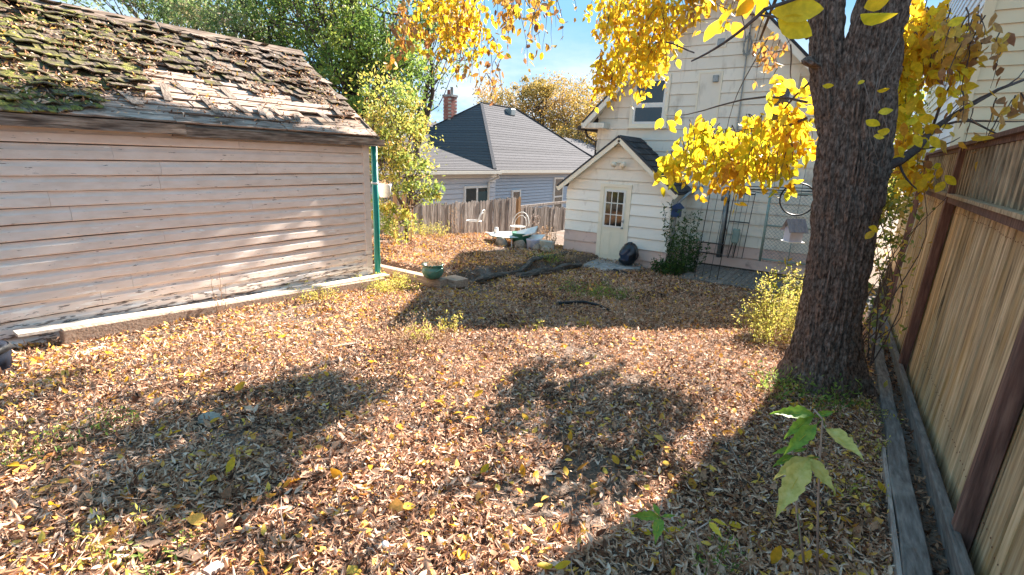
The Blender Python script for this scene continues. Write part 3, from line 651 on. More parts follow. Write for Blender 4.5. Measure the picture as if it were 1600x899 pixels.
# main gable facade
HX0, HX1, HPX, HEZ, HPZ = -6.62, -.42, -3.52, 2.95, 6.03
mb = MB(); mb.add([(x, y, z_) for y in (YH+.02, 26) for x, z_ in ((HX0+.02, -1.2), (HX1-.02, -1.2), (HX1-.02, HEZ), (HPX, HPZ-.1), (HX0+.02, HEZ))],
                  [(0, 1, 2, 3, 4), (9, 8, 7, 6, 5), (0, 4, 9, 5), (1, 6, 7, 2)]); mb.build('wall', M['facade_siding'], house)
def hx(z):
    if z <= HEZ: return HX0, HX1
    k = (z-HEZ)/(HPZ-HEZ); return HX0+(HPX-HX0)*k, HX1+(HPX-HX1)*k
z = -.95; i = 0
while z < HPZ-.2:
    z1 = z+.29; a, b = hx(z); c_, d_ = hx(z1)
    if z < HEZ < z1: pass
    mt = M['pink_siding'] if z < -.4 else M['facade_siding']
    cuts = [a] + sorted([random.uniform(a+.5, b-.5)]) + [b] if b-a > 3 else [a, b]
    for j in range(len(cuts)-1):
        l0, l1 = cuts[j], cuts[j+1]
        mb = MB(); lap(mb, (0, YH, 0), Xp, -Yp, l0+(.002 if j else 0), l1, z, z1-.010, (c_ if j == 0 else l0+.002), (d_ if j == len(cuts)-2 else l1), p0=.026); mb.build('siding_board', mt, house)
    z = z1; i += 1
z = -.95
while z < HEZ:     # left side wall
    mb = MB(); lap(mb, (HX0, 0, 0), Yp, -Xp, YH, 26, z, z+.288); mb.build('siding_board', M['facade_siding'], house); z += .29
ro = MB(); gable_roof(ro, HX0, HX1, HPX, HEZ, HPZ, YH-.42, 26.3, .06, .40); hroof = ro.build('roof', M['black_shingle'], house)
rake(HX0, HX1, HPX, HEZ, HPZ, YH-.44, .03, .16, M['facade_siding'], drop=.08, over=.40)
rake(HX0, HX1, HPX, HEZ, HPZ, YH-.455, .02, .05, M['black_shingle'], drop=-.03, over=.42)
for xe in (HX0, HX1):
    d_ = np.array([HPX-xe, HPZ-HEZ]); d_ /= np.linalg.norm(d_)
    MB().beam((xe-d_[0]*.4, YH-.2, HEZ-d_[1]*.4-.03), (HPX, YH-.2, HPZ-.03), .42, .015).build('soffit', M['facade_siding'], house)
MB().box((HX0-.36, YH-.42, HEZ-.42), (HX0+.36, YH-.03, HEZ-.27)).build('eave_return', M['facade_siding'], house, bevel=.01)
MB().box((HX0-.44, YH-.45, HEZ-.47), (HX0-.34, 26, HEZ-.36)).build('gutter', M['dark_metal'], house)
MB().tube([(HX0-.36, YH-.1, HEZ-.44), (HX0-.34, YH, HEZ-.62), (HX0-.06, YH+.06, HEZ-.78), (HX0-.05, YH+.06, -1)], .035, 8).build('downspout', M['dark_metal'], house, smooth=True)

def window(parent, px0, py0, px1, py1, y, split=None, glassm='dark_glass', trim='white_trim', tw=.06, casing=.09):
    a = ony(px0, py1, y); b = ony(px1, py0, y); x0, z0, x1, z1 = a[0], a[2], b[0], b[2]
    fr = MB()
    yo = y-.045
    for q in ((x0-casing, z0-casing, x1+casing, z0), (x0-casing, z1, x1+casing, z1+casing), (x0-casing, z0, x0, z1), (x1, z0, x1+casing, z1)):
        fr.box((q[0], yo, q[1]), (q[2], y, q[3]))
    w = fr.build('window', M['cream_trim'], parent)
    fs = MB(); segs = [(z0, z1)] if split is None else [(z0, z0+(z1-z0)*split), (z0+(z1-z0)*split, z1)]
    for (u0, u1) in segs:
        f2 = MB()
        for q in ((x0, u0, x1, u0+tw), (x0, u1-tw, x1, u1), (x0, u0+tw, x0+tw, u1-tw), (x1-tw, u0+tw, x1, u1-tw)): f2.box((q[0], yo+.012, q[1]), (q[2], y, q[3]))
        f2.build('sash', M[trim], w)
        MB().box((x0+tw, yo+.025, u0+tw), (x1-tw, y, u1-tw)).build('pane', M[glassm], w)
    MB().box((x0-casing-.03, y-.09, z0-casing-.03), (x1+casing+.03, y, z0-casing)).build('sill', M['cream_trim'], w)
    return w
window(house, 988, 122, 1044, 194, YH-.02, split=.42)
window(house, 1197, 122, 1243, 215, YH-.02, split=.5)
# boarded window
a = ony(1086, 195, YH); b = ony(1128, 114, YH)
bp = MB().box((a[0], YH-.03, a[2]), (b[0], YH, b[2])).build('boarded_window', M['facade_siding'], house)
MB().box((a[0]-.04, YH-.04, a[2]), (a[0], YH, b[2]+.04)).build('casing', M['cream_trim'], bp); MB().box((b[0], YH-.04, a[2]), (b[0]+.04, YH, b[2]+.04)).build('casing', M['cream_trim'], bp)
MB().box((a[0], YH-.041, b[2]), (b[0], YH, b[2]+.04)).build('casing', M['cream_trim'], bp)
a = ony(1114, 129, YH-.03); b = ony(1124, 118, YH-.03); MB().box((a[0], YH-.11, a[2]), (b[0], YH-.03, b[2])).build('vent_box', M['galvanized'], bp, bevel=.01)
# small gable vent
a = ony(1121, 72, YH); b = ony(1134, 60, YH)
gv = MB().box((a[0]-.04, YH-.04, a[2]-.04), (b[0]+.04, YH, b[2]+.04)).build('gable_vent', M['facade_siding'], house)
MB().box((a[0], YH-.045, a[2]), (b[0], YH-.035, b[2])).build('grille', M['galvanized'], gv)
# conduit and cable coil on the facade
mb = MB(); mb.tube([ony(1178, 5, YH-.06), ony(1166, 90, YH-.06), ony(1150, 215, YH-.06)], .018, 6); mb.build('conduit', M['galvanized'], house)
cc = ony(1168, 72, YH-.1)
coil = []
for k in range(70):
    t = k/69*2*math.pi*5; rr = .14+.03*math.sin(k*1.7); coil.append((cc[0]+rr*.6*math.cos(t), cc[1]-.02-.02*math.sin(k), cc[2]+rr*1.9*math.sin(t)*.8))
co = thing('cable_coil', 'grey coil of cable hanging high on the house wall', 'cable', tuple(cc))
MB().tube(coil, .008, 5).build('loops', M['galvanized'], co); MB().tube([(cc[0], YH-.02, cc[2]+.28), (cc[0], YH-.12, cc[2]+.28)], .015, 6).build('hook', M['dark_metal'], co)

# ================================================================ wires near the deck, meter, trellises, gate, birdhouses
def wire(name, label, pts, r=.008, mat='black_rubber', cat='cable', sag=.0, parent=None):
    P = [np.array(p, float) for p in pts]; out = []
    for i in range(len(P)-1):
        for k in range(8):
            t = k/8; q = P[i]*(1-t)+P[i+1]*t; q[2] -= sag*4*t*(1-t); out.append(q)
    out.append(P[-1]); o = MB().tube(out, r, 5).build(name, M[mat], parent, smooth=True)
    if parent is None: setp(o, label, cat)
    return o
yw = 13.6
wire('overhead_wire', 'uppermost black wire crossing in front of the lower house wall', [ony(1150, 291, yw), ony(1275, 295, yw)], .010)
wire('overhead_wire', 'middle black wire of the three crossing the lower house wall', [ony(1150, 295, yw-.03), ony(1278, 300, yw-.2)], .012)
wire('overhead_wire', 'lowest black wire sagging above the chain link gate', [ony(1140, 292, yw-.1), ony(1195, 303, yw-.1), ony(1262, 306, yw-.3)], .009)
DZ = -.97
# deck
dk = thing('deck', 'weathered grey plank deck in front of the house wall', 'deck', (-1.8, 12.9, DZ))
x = -3.25; i = 0
while x < .5:
    MB().box((x, 11.95+random.uniform(-.02, .02), DZ-.03+random.uniform(0, .006)), (x+.132, YH-.03, DZ+random.uniform(0, .004))).build('plank', M['deck'], dk); x += .142
MB().box((-3.25, 11.98, DZ-.16), (.5, 12.02, DZ-.035)).build('rim_joist', M['deck'], dk)
MB().box((-3.3, YH-.03, -1.3), (HX1, YH-.001, -.93)).build('foundation', M['log'], house)
# post (mast) against the wall
pm_ = thing('mast_pipe', 'thick grey utility pipe rising from the deck beside the wall', 'pipe', (-2.75, 13.7, DZ))
MB().tube([ony(1122, 402, 13.6), ony(1131, 350, 13.6), ony(1138, 295, 13.6)], .058, 10).build('pipe', M['galvanized'], pm_, smooth=True)
MB().tube([ony(1126, 402, 13.5), ony(1134, 350, 13.5), ony(1142, 290, 13.5)], .022, 6).build('cable', M['black_rubber'], pm_, smooth=True)
MB().tube([ony(1133, 314, 13.5), ony(1134, 302, 13.5)], .10, 10).build('clamp', M['galvanized'], pm_, smooth=True)
def trellis(name, label, base, top, wid, nv, rails, y, lean=0.0, hoop=True):
    """wire trellis: bars from base px to top px at depth y"""
    t = thing(name, label, 'trellis', tuple(ony(*base, y)))
    bl_, tl_ = ony(*base, y), ony(*top, y)
    for k in range(nv+1):
        off = Xp*wid*k/nv; 
        MB().tube([bl_+off, tl_+off], .009 if k in (0, nv) else .005, 6).build('bar', M['dark_metal'], t)
    for q in rails:
        p = bl_+(tl_-bl_)*q; MB().tube([p, p+Xp*wid], .016, 6).build('rail', M['dark_metal'], t)
    if hoop:
        pts = [tl_+Xp*(wid/2-wid/2*math.cos(a))+np.array([0, 0, .28*math.sin(a)]) for a in np.linspace(0, math.pi, 12)]
        MB().tube(pts, .010, 6).build('arch', M['dark_metal'], t)
    return t
trellis('trellis', 'black metal trellis with an arched top and vine beside the deck', (1085, 432), (1110, 300), .52, 3, (.42, .30), 12.25)
trellis('trellis', 'black wire trellis leaning on the wall behind the deck', (1128, 400), (1148, 300), .48, 4, (.55, .98), 13.75, hoop=False)
mb_ = thing('meter_box', 'grey green meter box on two thin pipes above the deck', 'meter', tuple(ony(1150, 400, 13.8)))
a = ony(1143, 378, 13.8); b = ony(1156, 362, 13.8)
MB().box((a[0], 13.72, a[2]-.02), (b[0], 13.86, b[2]+.06)).build('box', M['green_metal'], mb_, bevel=.02)
for q in (0, .09): MB().tube([(a[0]+.03+q, 13.8, a[2]), ony(1137+q*90, 403, 13.8)], .014, 6).build('pipe', M['dark_metal'], mb_)
# chain link gate
cg = thing('chain_link_gate', 'chain link gate panel standing in front of the siding', 'gate', tuple(ony(1190, 400, 13.3)))
A = ony(1187, 408, 13.35); B = ony(1196, 300, 13.35); x1 = ony(1268, 408, 13.35)[0]
for xx in (A[0], x1): MB().tube([(xx, 13.35, A[2]), (xx, 13.35, B[2])], .032, 8).build('post', M['green_metal'], cg, smooth=True)
for zz in (A[2]+.06, (A[2]+B[2])/2+.05, B[2]): MB().tube([(A[0], 13.35, zz), (x1, 13.35, zz)], .018, 8).build('rail', M['green_metal'], cg, smooth=True)
MB().tube([(A[0]+.6, 13.35, A[2]), (A[0]+.6, 13.35, (A[2]+B[2])/2)], .012, 8).build('stay', M['green_metal'], cg, smooth=True)
mb = MB(); hgt = B[2]-A[2]; wd = x1-A[0]; st = .085; k = -hgt
while k < wd:
    for sgn in (1, -1):
        if sgn > 0: s0, s1 = max(k, 0), min(k+hgt, wd); pz0, pz1 = s0-k, s1-k
        else: s0, s1 = max(k, 0), min(k+hgt, wd); pz0, pz1 = hgt-(s0-k), hgt-(s1-k)
        if s1 > s0+.02: mb.tube([(A[0]+s0, 13.36, A[2]+pz0), (A[0]+s1, 13.36, A[2]+pz1)], .0032, 3, cap=False)
    k += st
setp(mb.build('wire_mesh', M['galvanized'], cg), kind='stuff')

def birdhouse(label, c, w, h, wallm, roofm, roof_drop=.6, hang=None, rib=True):
    t = thing('birdhouse', label, 'birdhouse', tuple(c)); x, y, z = c
    MB().box((x-w/2, y-w/2, z), (x+w/2, y+w/2, z+h)).build('wall', M[wallm], t)
    r_ = MB(); e = w*.72
    r_.add([(x-e, y-e, z+h-.01), (x+e*.2, y-e, z+h+w*roof_drop), (x+e, y-e, z+h-.01), (x-e, y+e, z+h-.01), (x+e*.2, y+e, z+h+w*roof_drop), (x+e, y+e, z+h-.01),
            (x-e, y-e, z+h-.03), (x+e, y-e, z+h-.03), (x-e, y+e, z+h-.03), (x+e, y+e, z+h-.03)],
           [(0, 3, 4, 1), (1, 4, 5, 2), (0, 1, 2, 7, 6), (3, 8, 9, 5, 4), (0, 6, 8, 3), (2, 5, 9, 7), (6, 7, 9, 8)])
    rf = r_.build('roof', M[roofm], t)
    if rib:
        for k in range(6):
            yy = y-e+.02+k*(2*e-.04)/5; MB().tube([(x-e, yy, z+h-.004), (x+e*.2, yy, z+h+w*roof_drop+.006)], .008, 5).build('rib', M[roofm], rf)
    MB().tube([(x+w*.1, y-w/2-.002, z+h*.6), (x+w*.1, y-w/2-.006, z+h*.6)], .02, 10).build('hole', M['black_rubber'], t)
    if hang is not None: MB().tube([(x, y, z+h+w*roof_drop-.01), hang], .005, 4).build('hanger', M['dark_metal'], t)
    return t
# grey roofed white birdhouse hanging by the trunk
c = ony(1238, 377, 9.0); bh_ = thing('birdhouse', 'white birdhouse with ribbed grey tin roof hanging left of the trunk', 'birdhouse', tuple(c))
def turned(mb, c, a):
    R_ = np.array([[math.cos(a), -math.sin(a), 0], [math.sin(a), math.cos(a), 0], [0, 0, 1]]); mb.v = [tuple(np.array(c)+R_ @ (np.array(v)-np.array(c))) for v in mb.v]; return mb
x, y, z = c; s = .0; TA = .62
turned(MB().box((x-.15, y-.13, z), (x+.15, y+.13, z+.28)), c, TA).build('wall', M['lilac_wood'], bh_)
turned(MB().box((x-.19, y-.18, z-.02), (x+.19, y+.16, z)), c, TA).build('floor', M['white_paint'], bh_)
g_ = MB(); g_.add([(x-.13, y-.128, z+.28), (x-.13, y+.128, z+.28), (x-.13, y, z+.46), (x+.15, y-.128, z+.28), (x+.15, y+.128, z+.28), (x+.15, y, z+.46)], [(0, 2, 1), (3, 4, 5)]); turned(g_, c, TA).build('gable', M['lilac_wood'], bh_)
for sg in (-1, 1):
    r_ = MB(); r_.add([(x-.22, y+sg*.20, z+.20), (x+.22, y+sg*.20, z+.20), (x+.22, y, z+.47), (x-.22, y, z+.47), (x-.22, y+sg*.20, z+.215), (x+.22, y+sg*.20, z+.215), (x+.22, y, z+.485), (x-.22, y, z+.485)],
        [(0, 1, 2, 3), (4, 7, 6, 5), (0, 4, 5, 1), (0, 3, 7, 4), (1, 5, 6, 2)]); rf = turned(r_, c, TA).build('roof', M['grey_tin'], bh_)
    for k in range(7):
        xx = x-.2+k*.4/6; turned(MB().tube([(xx, y+sg*.20, z+.218), (xx, y, z+.488)], .011, 5), c, TA).build('rib', M['grey_tin'], rf)
MB().tube([(x, y, z+.48), (x+.02, y, z+1.9)], .004, 4).build('hanger', M['dark_metal'], bh_); bh_.scale = (.68, .68, .72)
# blue birdhouse on the downspout
c = ony(1056, 339, YA-.02); birdhouse('small blue birdhouse fixed to the downspout at the entry corner', c, .20, .24, 'blue_paint', 'blue_paint', .5, rib=False)
# black hoop
hc = ony(1246, 312, 8.9); pts = [hc+np.array([.24*math.cos(a), 0, .24*math.sin(a)]) for a in np.linspace(0, 2*math.pi, 40)]
setp(MB().tube(pts, .012, 6, cap=False).build('hoop', M['black_rubber'], smooth=True), 'black ring of hose hanging left of the big trunk', 'hoop')
# yellow hose coil and tool on deck
hc = ony(1138, 410, 13.0); hc = onz(1138, 410, DZ+.03); pts = []
for k in range(120):
    t = k/119*2*math.pi*5; rr = .34+.05*math.sin(k*.9)+.02*math.cos(k*.37); pts.append((hc[0]+rr*math.cos(t), hc[1]+rr*.8*math.sin(t), hc[2]+.04*(k/119)+.01*math.sin(k)))
setp(MB().tube(pts, .013, 6).build('garden_hose', M['yellow_hose'], smooth=True), 'coiled yellow garden hose lying on the grey deck', 'hose')
bc = onz(1143, 406, DZ+.02); bt = ony(1133, 350, 13.7)
br = thing('dustpan_shovel', 'white snow pusher with long handle leaning on the trellis', 'shovel', tuple(bc))
MB().tube([bc+[0, 0, .05], bt], .012, 6).build('handle', M['timber'], br)
MB().add([bc+[-.2, -.12, .0], bc+[.2, -.12, .0], bc+[.17, .08, .10], bc+[-.17, .08, .10], bc+[-.2, -.12, .012], bc+[.2, -.12, .012], bc+[.17, .08, .112], bc+[-.17, .08, .112]], [(0, 1, 2, 3), (4, 7, 6, 5), (0, 4, 5, 1), (1, 5, 6, 2), (2, 6, 7, 3), (3, 7, 4, 0)]).build('blade', M['white_paint'], br)

# black rubbish bag
bc = np.array([-4.72, YA-.42, -.99]); nu, nv = 28, 20; V = []
for i in range(nv+1):
    th = math.pi*i/nv
    for k in range(nu):
        a = 2*math.pi*k/nu; r = math.sin(th)**.8
        q = 1+.10*abs(math.sin(a*4.5+3*math.cos(th)))*math.sin(th)+.40*(fbm(math.cos(a)*2.2+5, math.sin(a)*2.2, math.cos(th)*3.3)-.5)*2
        hh = (1-math.cos(th))/2; k_ = 1+.25*(.5-hh); V.append((bc[0]+.22*r*q*k_*math.cos(a)+.06*hh*hh, bc[1]+.23*r*q*k_*math.sin(a), bc[2]+.02+.62*hh*(.92+.16*(q-.8))))
Fq = [[i*nu+k, i*nu+(k+1) % nu, (i+1)*nu+(k+1) % nu, (i+1)*nu+k] for i in range(nv) for k in range(nu)]
bag = thing('rubbish_bag', 'stuffed black plastic rubbish bag with blue patch beside the door', 'bag', tuple(bc))
link('sack', npmesh('sack', V, Fq, off=bc), M['bag_plastic'], bag)
pts = np.array(V).reshape(nv+1, nu, 3); sub = pts[7:14, 17:24] ; cen = bc+[0, 0, .34]; sub = sub+(sub-cen)/np.linalg.norm(sub-cen, axis=2, keepdims=True)*.006
idx = lambda i, j: i*7+j
link('blue_patch', npmesh('blue_patch', sub.reshape(-1, 3), [[idx(i, j), idx(i, j+1), idx(i+1, j+1), idx(i+1, j)] for i in range(6) for j in range(6)], off=bc), M['bag_blue'], bag)
MB().tube([bc+[-.0, 0, .52], bc+[.03, -.02, .60], bc+[.10, -.05, .63]], [.13, .05, .02], 9).build('knot', M['bag_plastic'], bag, smooth=True)
def rock(name, label, c, r, mat, seed, cat='stone', group=None, flat=.6):
    nu, nv = 12, 8; V = []
    for i in range(nv+1):
        th = math.pi*i/nv
        for k in range(nu):
            a = 2*math.pi*k/nu; q = 1+.5*(vn(math.cos(a)*math.sin(th)*2+seed, math.sin(a)*math.sin(th)*2+seed*2, math.cos(th)*2)-.5)
            V.append((c[0]+r[0]*math.sin(th)*q*math.cos(a), c[1]+r[1]*math.sin(th)*q*math.sin(a), c[2]+r[2]*math.cos(th)*q))
    o = link(name, npmesh(name, V, [[i*nu+k, i*nu+(k+1) % nu, (i+1)*nu+(k+1) % nu, (i+1)*nu+k] for i in range(nv) for k in range(nu)]), M[mat])
    return setp(o, label, cat, group)
q = onz(962, 425, -.97); rock('clod', 'dark lump left of the pair on the slab near the bag', q, (.10, .08, .07), 'black_rubber', 3, 'lump')
q = onz(974, 429, -.98); rock('clod', 'wider dark lump right of the pair on the slab near the bag', q, (.16, .09, .07), 'black_rubber', 5, 'lump')

lf = Leaves(); n = 130; P = np.column_stack([rng.uniform(-3.2, .3, n), 11.9+np.abs(rng.normal(0, .6, n)), np.full(n, DZ+.02)])
P2 = np.column_stack([rng.uniform(-6.2, -4.4, 260), 12.7-np.abs(rng.normal(0, .35, 260)), np.full(260, pz+.13)]); P = np.concatenate([P, P2]); n = len(P)
lf.add(P, rvec(n)*[1, 1, .3], rvec(n)*.5+[0, 0, 1], rng.uniform(.05, .09, n), .03, np.where(rng.random(n) < .15, .95, rng.random(n)*.7), cx=1.2, cl=.6, **SIMPLE)
setp(lf.build('deck_leaves', M['litter']), 'dry leaves blown over the deck and the door slab', 'leaves', kind='stuff')
# ================================================================ terrace edging, logs
tm = thing('edging_timber', 'long squared timber edging the raised bed under the green pot', 'timber', (-6.6, 6.4, -.5))
a = np.array([-8.6, 6.98, -.48]); 
pA = ong = None
def gpt(px, py, off=0.): # a ground point seen in the photo
    r = ray(px, py); z0 = -.5
    for k in range(12): p = CAM+r*((z0-CAM[2])/r[2]); z0 = float(G(p[0], p[1], False))+off
    return p
def gp2(x, y, off=0.): return np.array([x, y, float(G(x, y, False))+off])
zt = -.36
e1 = onz(500/3.745+560, 590/3.745+280, zt); e0 = onz(95/3.745+560, 500/3.745+280, zt)
MB().beam(e0-[0, 0, .07], e1-[0, 0, .07], .17, .16).build('beam', M['timber'], tm, bevel=.01)
e2 = onz(700, 432, zt-.02); e3 = onz(765, 432, zt-.02)
setp(MB().beam(e2-[0, 0, .06], onz(722, 438, zt-.02)-[0, 0, .06], .30, .14).build('timber_block', M['timber'], bevel=.01), 'short timber block right of the pot at the bed corner', 'timber')
l0 = gp2(-5.62, 6.7, .10); l1 = gp2(-5.75, 11.3, .12)
def roughlog(pts, rad, seed):
    C_ = np.array(pts); n = 130; t = np.linspace(0, len(pts)-1, n); C_ = np.stack([np.interp(t, range(len(pts)), C_[:, i]) for i in range(3)], 1); R_ = np.interp(t, range(len(pts)), rad)
    ax = (C_[-1]-C_[0]); ax /= np.linalg.norm(ax); a = np.cross(ax, [0, 0, 1]); a /= np.linalg.norm(a); b = np.cross(a, ax); m = 28; th = np.linspace(0, 2*np.pi, m, endpoint=False)
    T, TH = np.meshgrid(np.arange(n)*.045, th, indexing='ij'); q = 1+.55*(fbm(T*1.6+seed, np.cos(TH)*1.6, np.sin(TH)*1.6)-.5)*2*.6 - .30*(1-np.abs(2*vn(TH*2.6+seed, T*.9)-1))**2
    end = np.clip(np.minimum(np.arange(n), n-1-np.arange(n))/3.0, .02, 1)[:, None]; Q = R_[:, None]*q*end
    V = C_[:, None]+Q[..., None]*(np.cos(TH)[..., None]*a+np.sin(TH)[..., None]*b*.8)
    i = np.arange(n-1)[:, None]; j = np.arange(m)[None]; F_ = np.stack([i*m+j, i*m+(j+1) % m, (i+1)*m+(j+1) % m, (i+1)*m+j], -1).reshape(-1, 4)
    return link('log', npmesh('log', V.reshape(-1, 3), F_), M['log'])
def log(label, p, q, r, seed):
    pts = []; rad = []; p = np.array(p); q = np.array(q)
    for k in range(15):
        t = k/14; c = p*(1-t)+q*t; c = c+np.array([.03*math.sin(k*1.3+seed), 0, .02*math.sin(k*.9+seed)]); c[2] = max(c[2], float(G(c[0], c[1], False))+.06); pts.append(c); rad.append(r*(.85+.3*vn(k*.7, seed)))
    return setp(roughlog(pts, rad, seed), label, 'log')
log('dark weathered log along the far edge of the raised bed', onz(740, 440, -.52), onz(893, 404, -.90), .07, 1)
log('grey log lying lower and nearer along the raised bed', gpt(808, 434, .04), gpt(908, 413, .08), .095, 5)

# ================================================================ picket fence at the back left
pf = thing('picket_fence', 'weathered grey picket fence along the far left side of the yard', 'fence', (-9.62, 12, -1))
FX = -9.62
def fence_top(y): return float(np.interp(y, [6, 9.6, 9.9, 13.3, 14.6, 14.62, 19], [.72, .66, .34, .33, .32, .0, -.25]))
y = 7.2; k = 0
tops = []
while y < 18.6:
    w = random.uniform(.125, .145); zt_ = fence_top(y)+random.uniform(-.045, .03); zb_ = -1.45+random.uniform(-.02, .02)
    dx = random.uniform(-.012, .012); ti = random.gauss(0, .008)
    mb = MB(); c_ = .035
    vs = []
    for xx in (FX+dx, FX+dx+.018):
        vs += [(xx, y, zb_), (xx, y+w, zb_), (xx, y+w+ti, zt_-c_), (xx, y+w-c_+ti, zt_), (xx, y+c_+ti, zt_), (xx, y+ti, zt_-c_)]
    mb.add(vs, [(0, 1, 2, 3, 4, 5), (11, 10, 9, 8, 7, 6)]+[(i, i+6, (i+1) % 6+6, (i+1) % 6) for i in range(6)])
    m_ = 'tan_picket' if 14.30 < y < 14.6 or (8.8 < y < 9.7 and k % 2) else 'picket'
    mb.build('picket', M[m_], pf); y += w+random.choice((.006, .010, .018)); k += 1
for y_ in (8.0, 10.9, 14.45, 16.6): MB().box((FX-.13, y_, -1.4), (FX-.03, y_+.1, fence_top(y_)-.06)).build('post', M['picket'], pf)
for z_ in (-1.0, -.05): MB().box((FX-.05, 7.2, z_), (FX-.003, 18.6, z_+.09)).build('rail', M['picket'], pf)
# wooden post with hanging pot in front
hp = onz(627, 392, -.45); hp = onx(627, 378, -8.9)
ps = thing('wooden_post', 'grey wooden post under the hanging white pot', 'post', (hp[0], hp[1], gz(hp[0], hp[1])))
MB().box((hp[0]-.05, hp[1]-.05, gz(hp[0], hp[1])-.1), (hp[0]+.05, hp[1]+.05, .50)).build('shaft', M['picket'], ps, bevel=.006)
MB().box((hp[0]-.06, hp[1]-.06, .50), (hp[0]+.06, hp[1]+.06, .53)).build('cap', M['picket'], ps)
tl = thing('leaning_rail', 'grey wooden panel leaning against the left end of the fence', 'panel', (-9.3, 8.1, -.6))
for k in range(3): MB().beam((-9.4, 7.3+k*.04, -.45+k*.26), (-9.42, 8.5+k*.05, .02+k*.24), .03, .08).build('slat', M['picket'], tl)
pc = atd(601, 298, 9.0)
hpot = thing('hanging_pot', 'white hanging flower pot above the post by the bush', 'pot', tuple(pc))
MB().lathe([(0, -.11), (.085, -.11), (.115, .09), (.12, .11), (.105, .11), (.10, .09), (0, .06)], pc, 20).build('pot', M['white_paint'], hpot, smooth=True)
for k in range(3):
    a = k*2.1; MB().tube([pc+[.115*math.cos(a), .115*math.sin(a), .10], pc+[0, 0, .50]], .003, 4).build('chain', M['dark_metal'], hpot)
lf = Leaves(); n = 60; P = pc+np.column_stack([rng.normal(0, .05, n), rng.normal(0, .05, n), rng.uniform(.08, .16, n)])
lf.add(P, rvec(n), rvec(n), .05, .015, rng.random(n), **SIMPLE); setp(lf.build('dead_plant', M['dry_weed'], hpot), kind='stuff')

# green pot with dead plant, standing on the edging
pc = onz(673, 436, -.345)+np.array([0, .05, 0])
gp_ = thing('flower_pot', 'glazed green bowl pot holding a dead brown plant', 'pot', tuple(pc))
MB().lathe([(0, 0), (.10, 0), (.155, .05), (.185, .12), (.175, .18), (.155, .215), (.185, .235), (.19, .245), (.175, .25), (.15, .235), (.14, .20), (0, .20)], pc, 32).build('bowl', M['glazed_green'], gp_, smooth=True)
for a in (-.3, math.pi-.3):
    MB().tube([pc+[.17*math.cos(a+q), .17*math.sin(a+q), .20-.04*abs(1-abs(q)/.3)] if False else pc+[(.175+.03*math.cos(q*3))*math.cos(a+q), (.175+.03*math.cos(q*3))*math.sin(a+q), .17+.03*math.sin(q*3)] for q in np.linspace(-.4, .4, 8)], .012, 6).build('handle', M['glazed_green'], gp_, smooth=True)
MB().lathe([(0, .215), (.15, .212)], pc, 20).build('soil', M['soil'], gp_)
lf = Leaves(); n = 260; r_ = rng.random(n)**.5*.2; a_ = rng.uniform(0, 6.28, n)
P = pc+np.column_stack([r_*np.cos(a_), r_*np.sin(a_), .23+rng.random(n)*.10]); lf.add(P, rvec(n)*[1, 1, .6], rvec(n), rng.uniform(.03, .08, n), .02, rng.random(n)*.6, cx=1, cl=.8, **SIMPLE); setp(lf.build('dead_plant', M['dry_weed'], gp_), kind='stuff')
# garden fork stuck in the bed
fb = gpt(636, 404, 0); fb = np.array([-7.75, 7.62, gz(-7.75, 7.62)])
fk = thing('garden_fork', 'garden fork standing upright with its tines in the bed', 'fork', tuple(fb))
MB().tube([fb+[0, 0, .30], fb+[-.01, 0, .98]], .016, 8).build('shaft', M['grey_wood'], fk, smooth=True)
MB().tube([fb+[-.075, 0, .99], fb+[.055, 0, .99]], .015, 8).build('grip', M['grey_wood'], fk, smooth=True)
MB().tube([fb+[-.09, 0, .22], fb+[-.03, 0, .26], fb+[0, 0, .31], fb+[.03, 0, .26], fb+[.09, 0, .22]], .010, 6).build('shoulder', M['rust'], fk, smooth=True)
for k in range(4): MB().tube([fb+[-.09+k*.06, 0, .23], fb+[-.09+k*.06, -.02, -.04]], .008, 5).build('tine', M['rust'], fk)

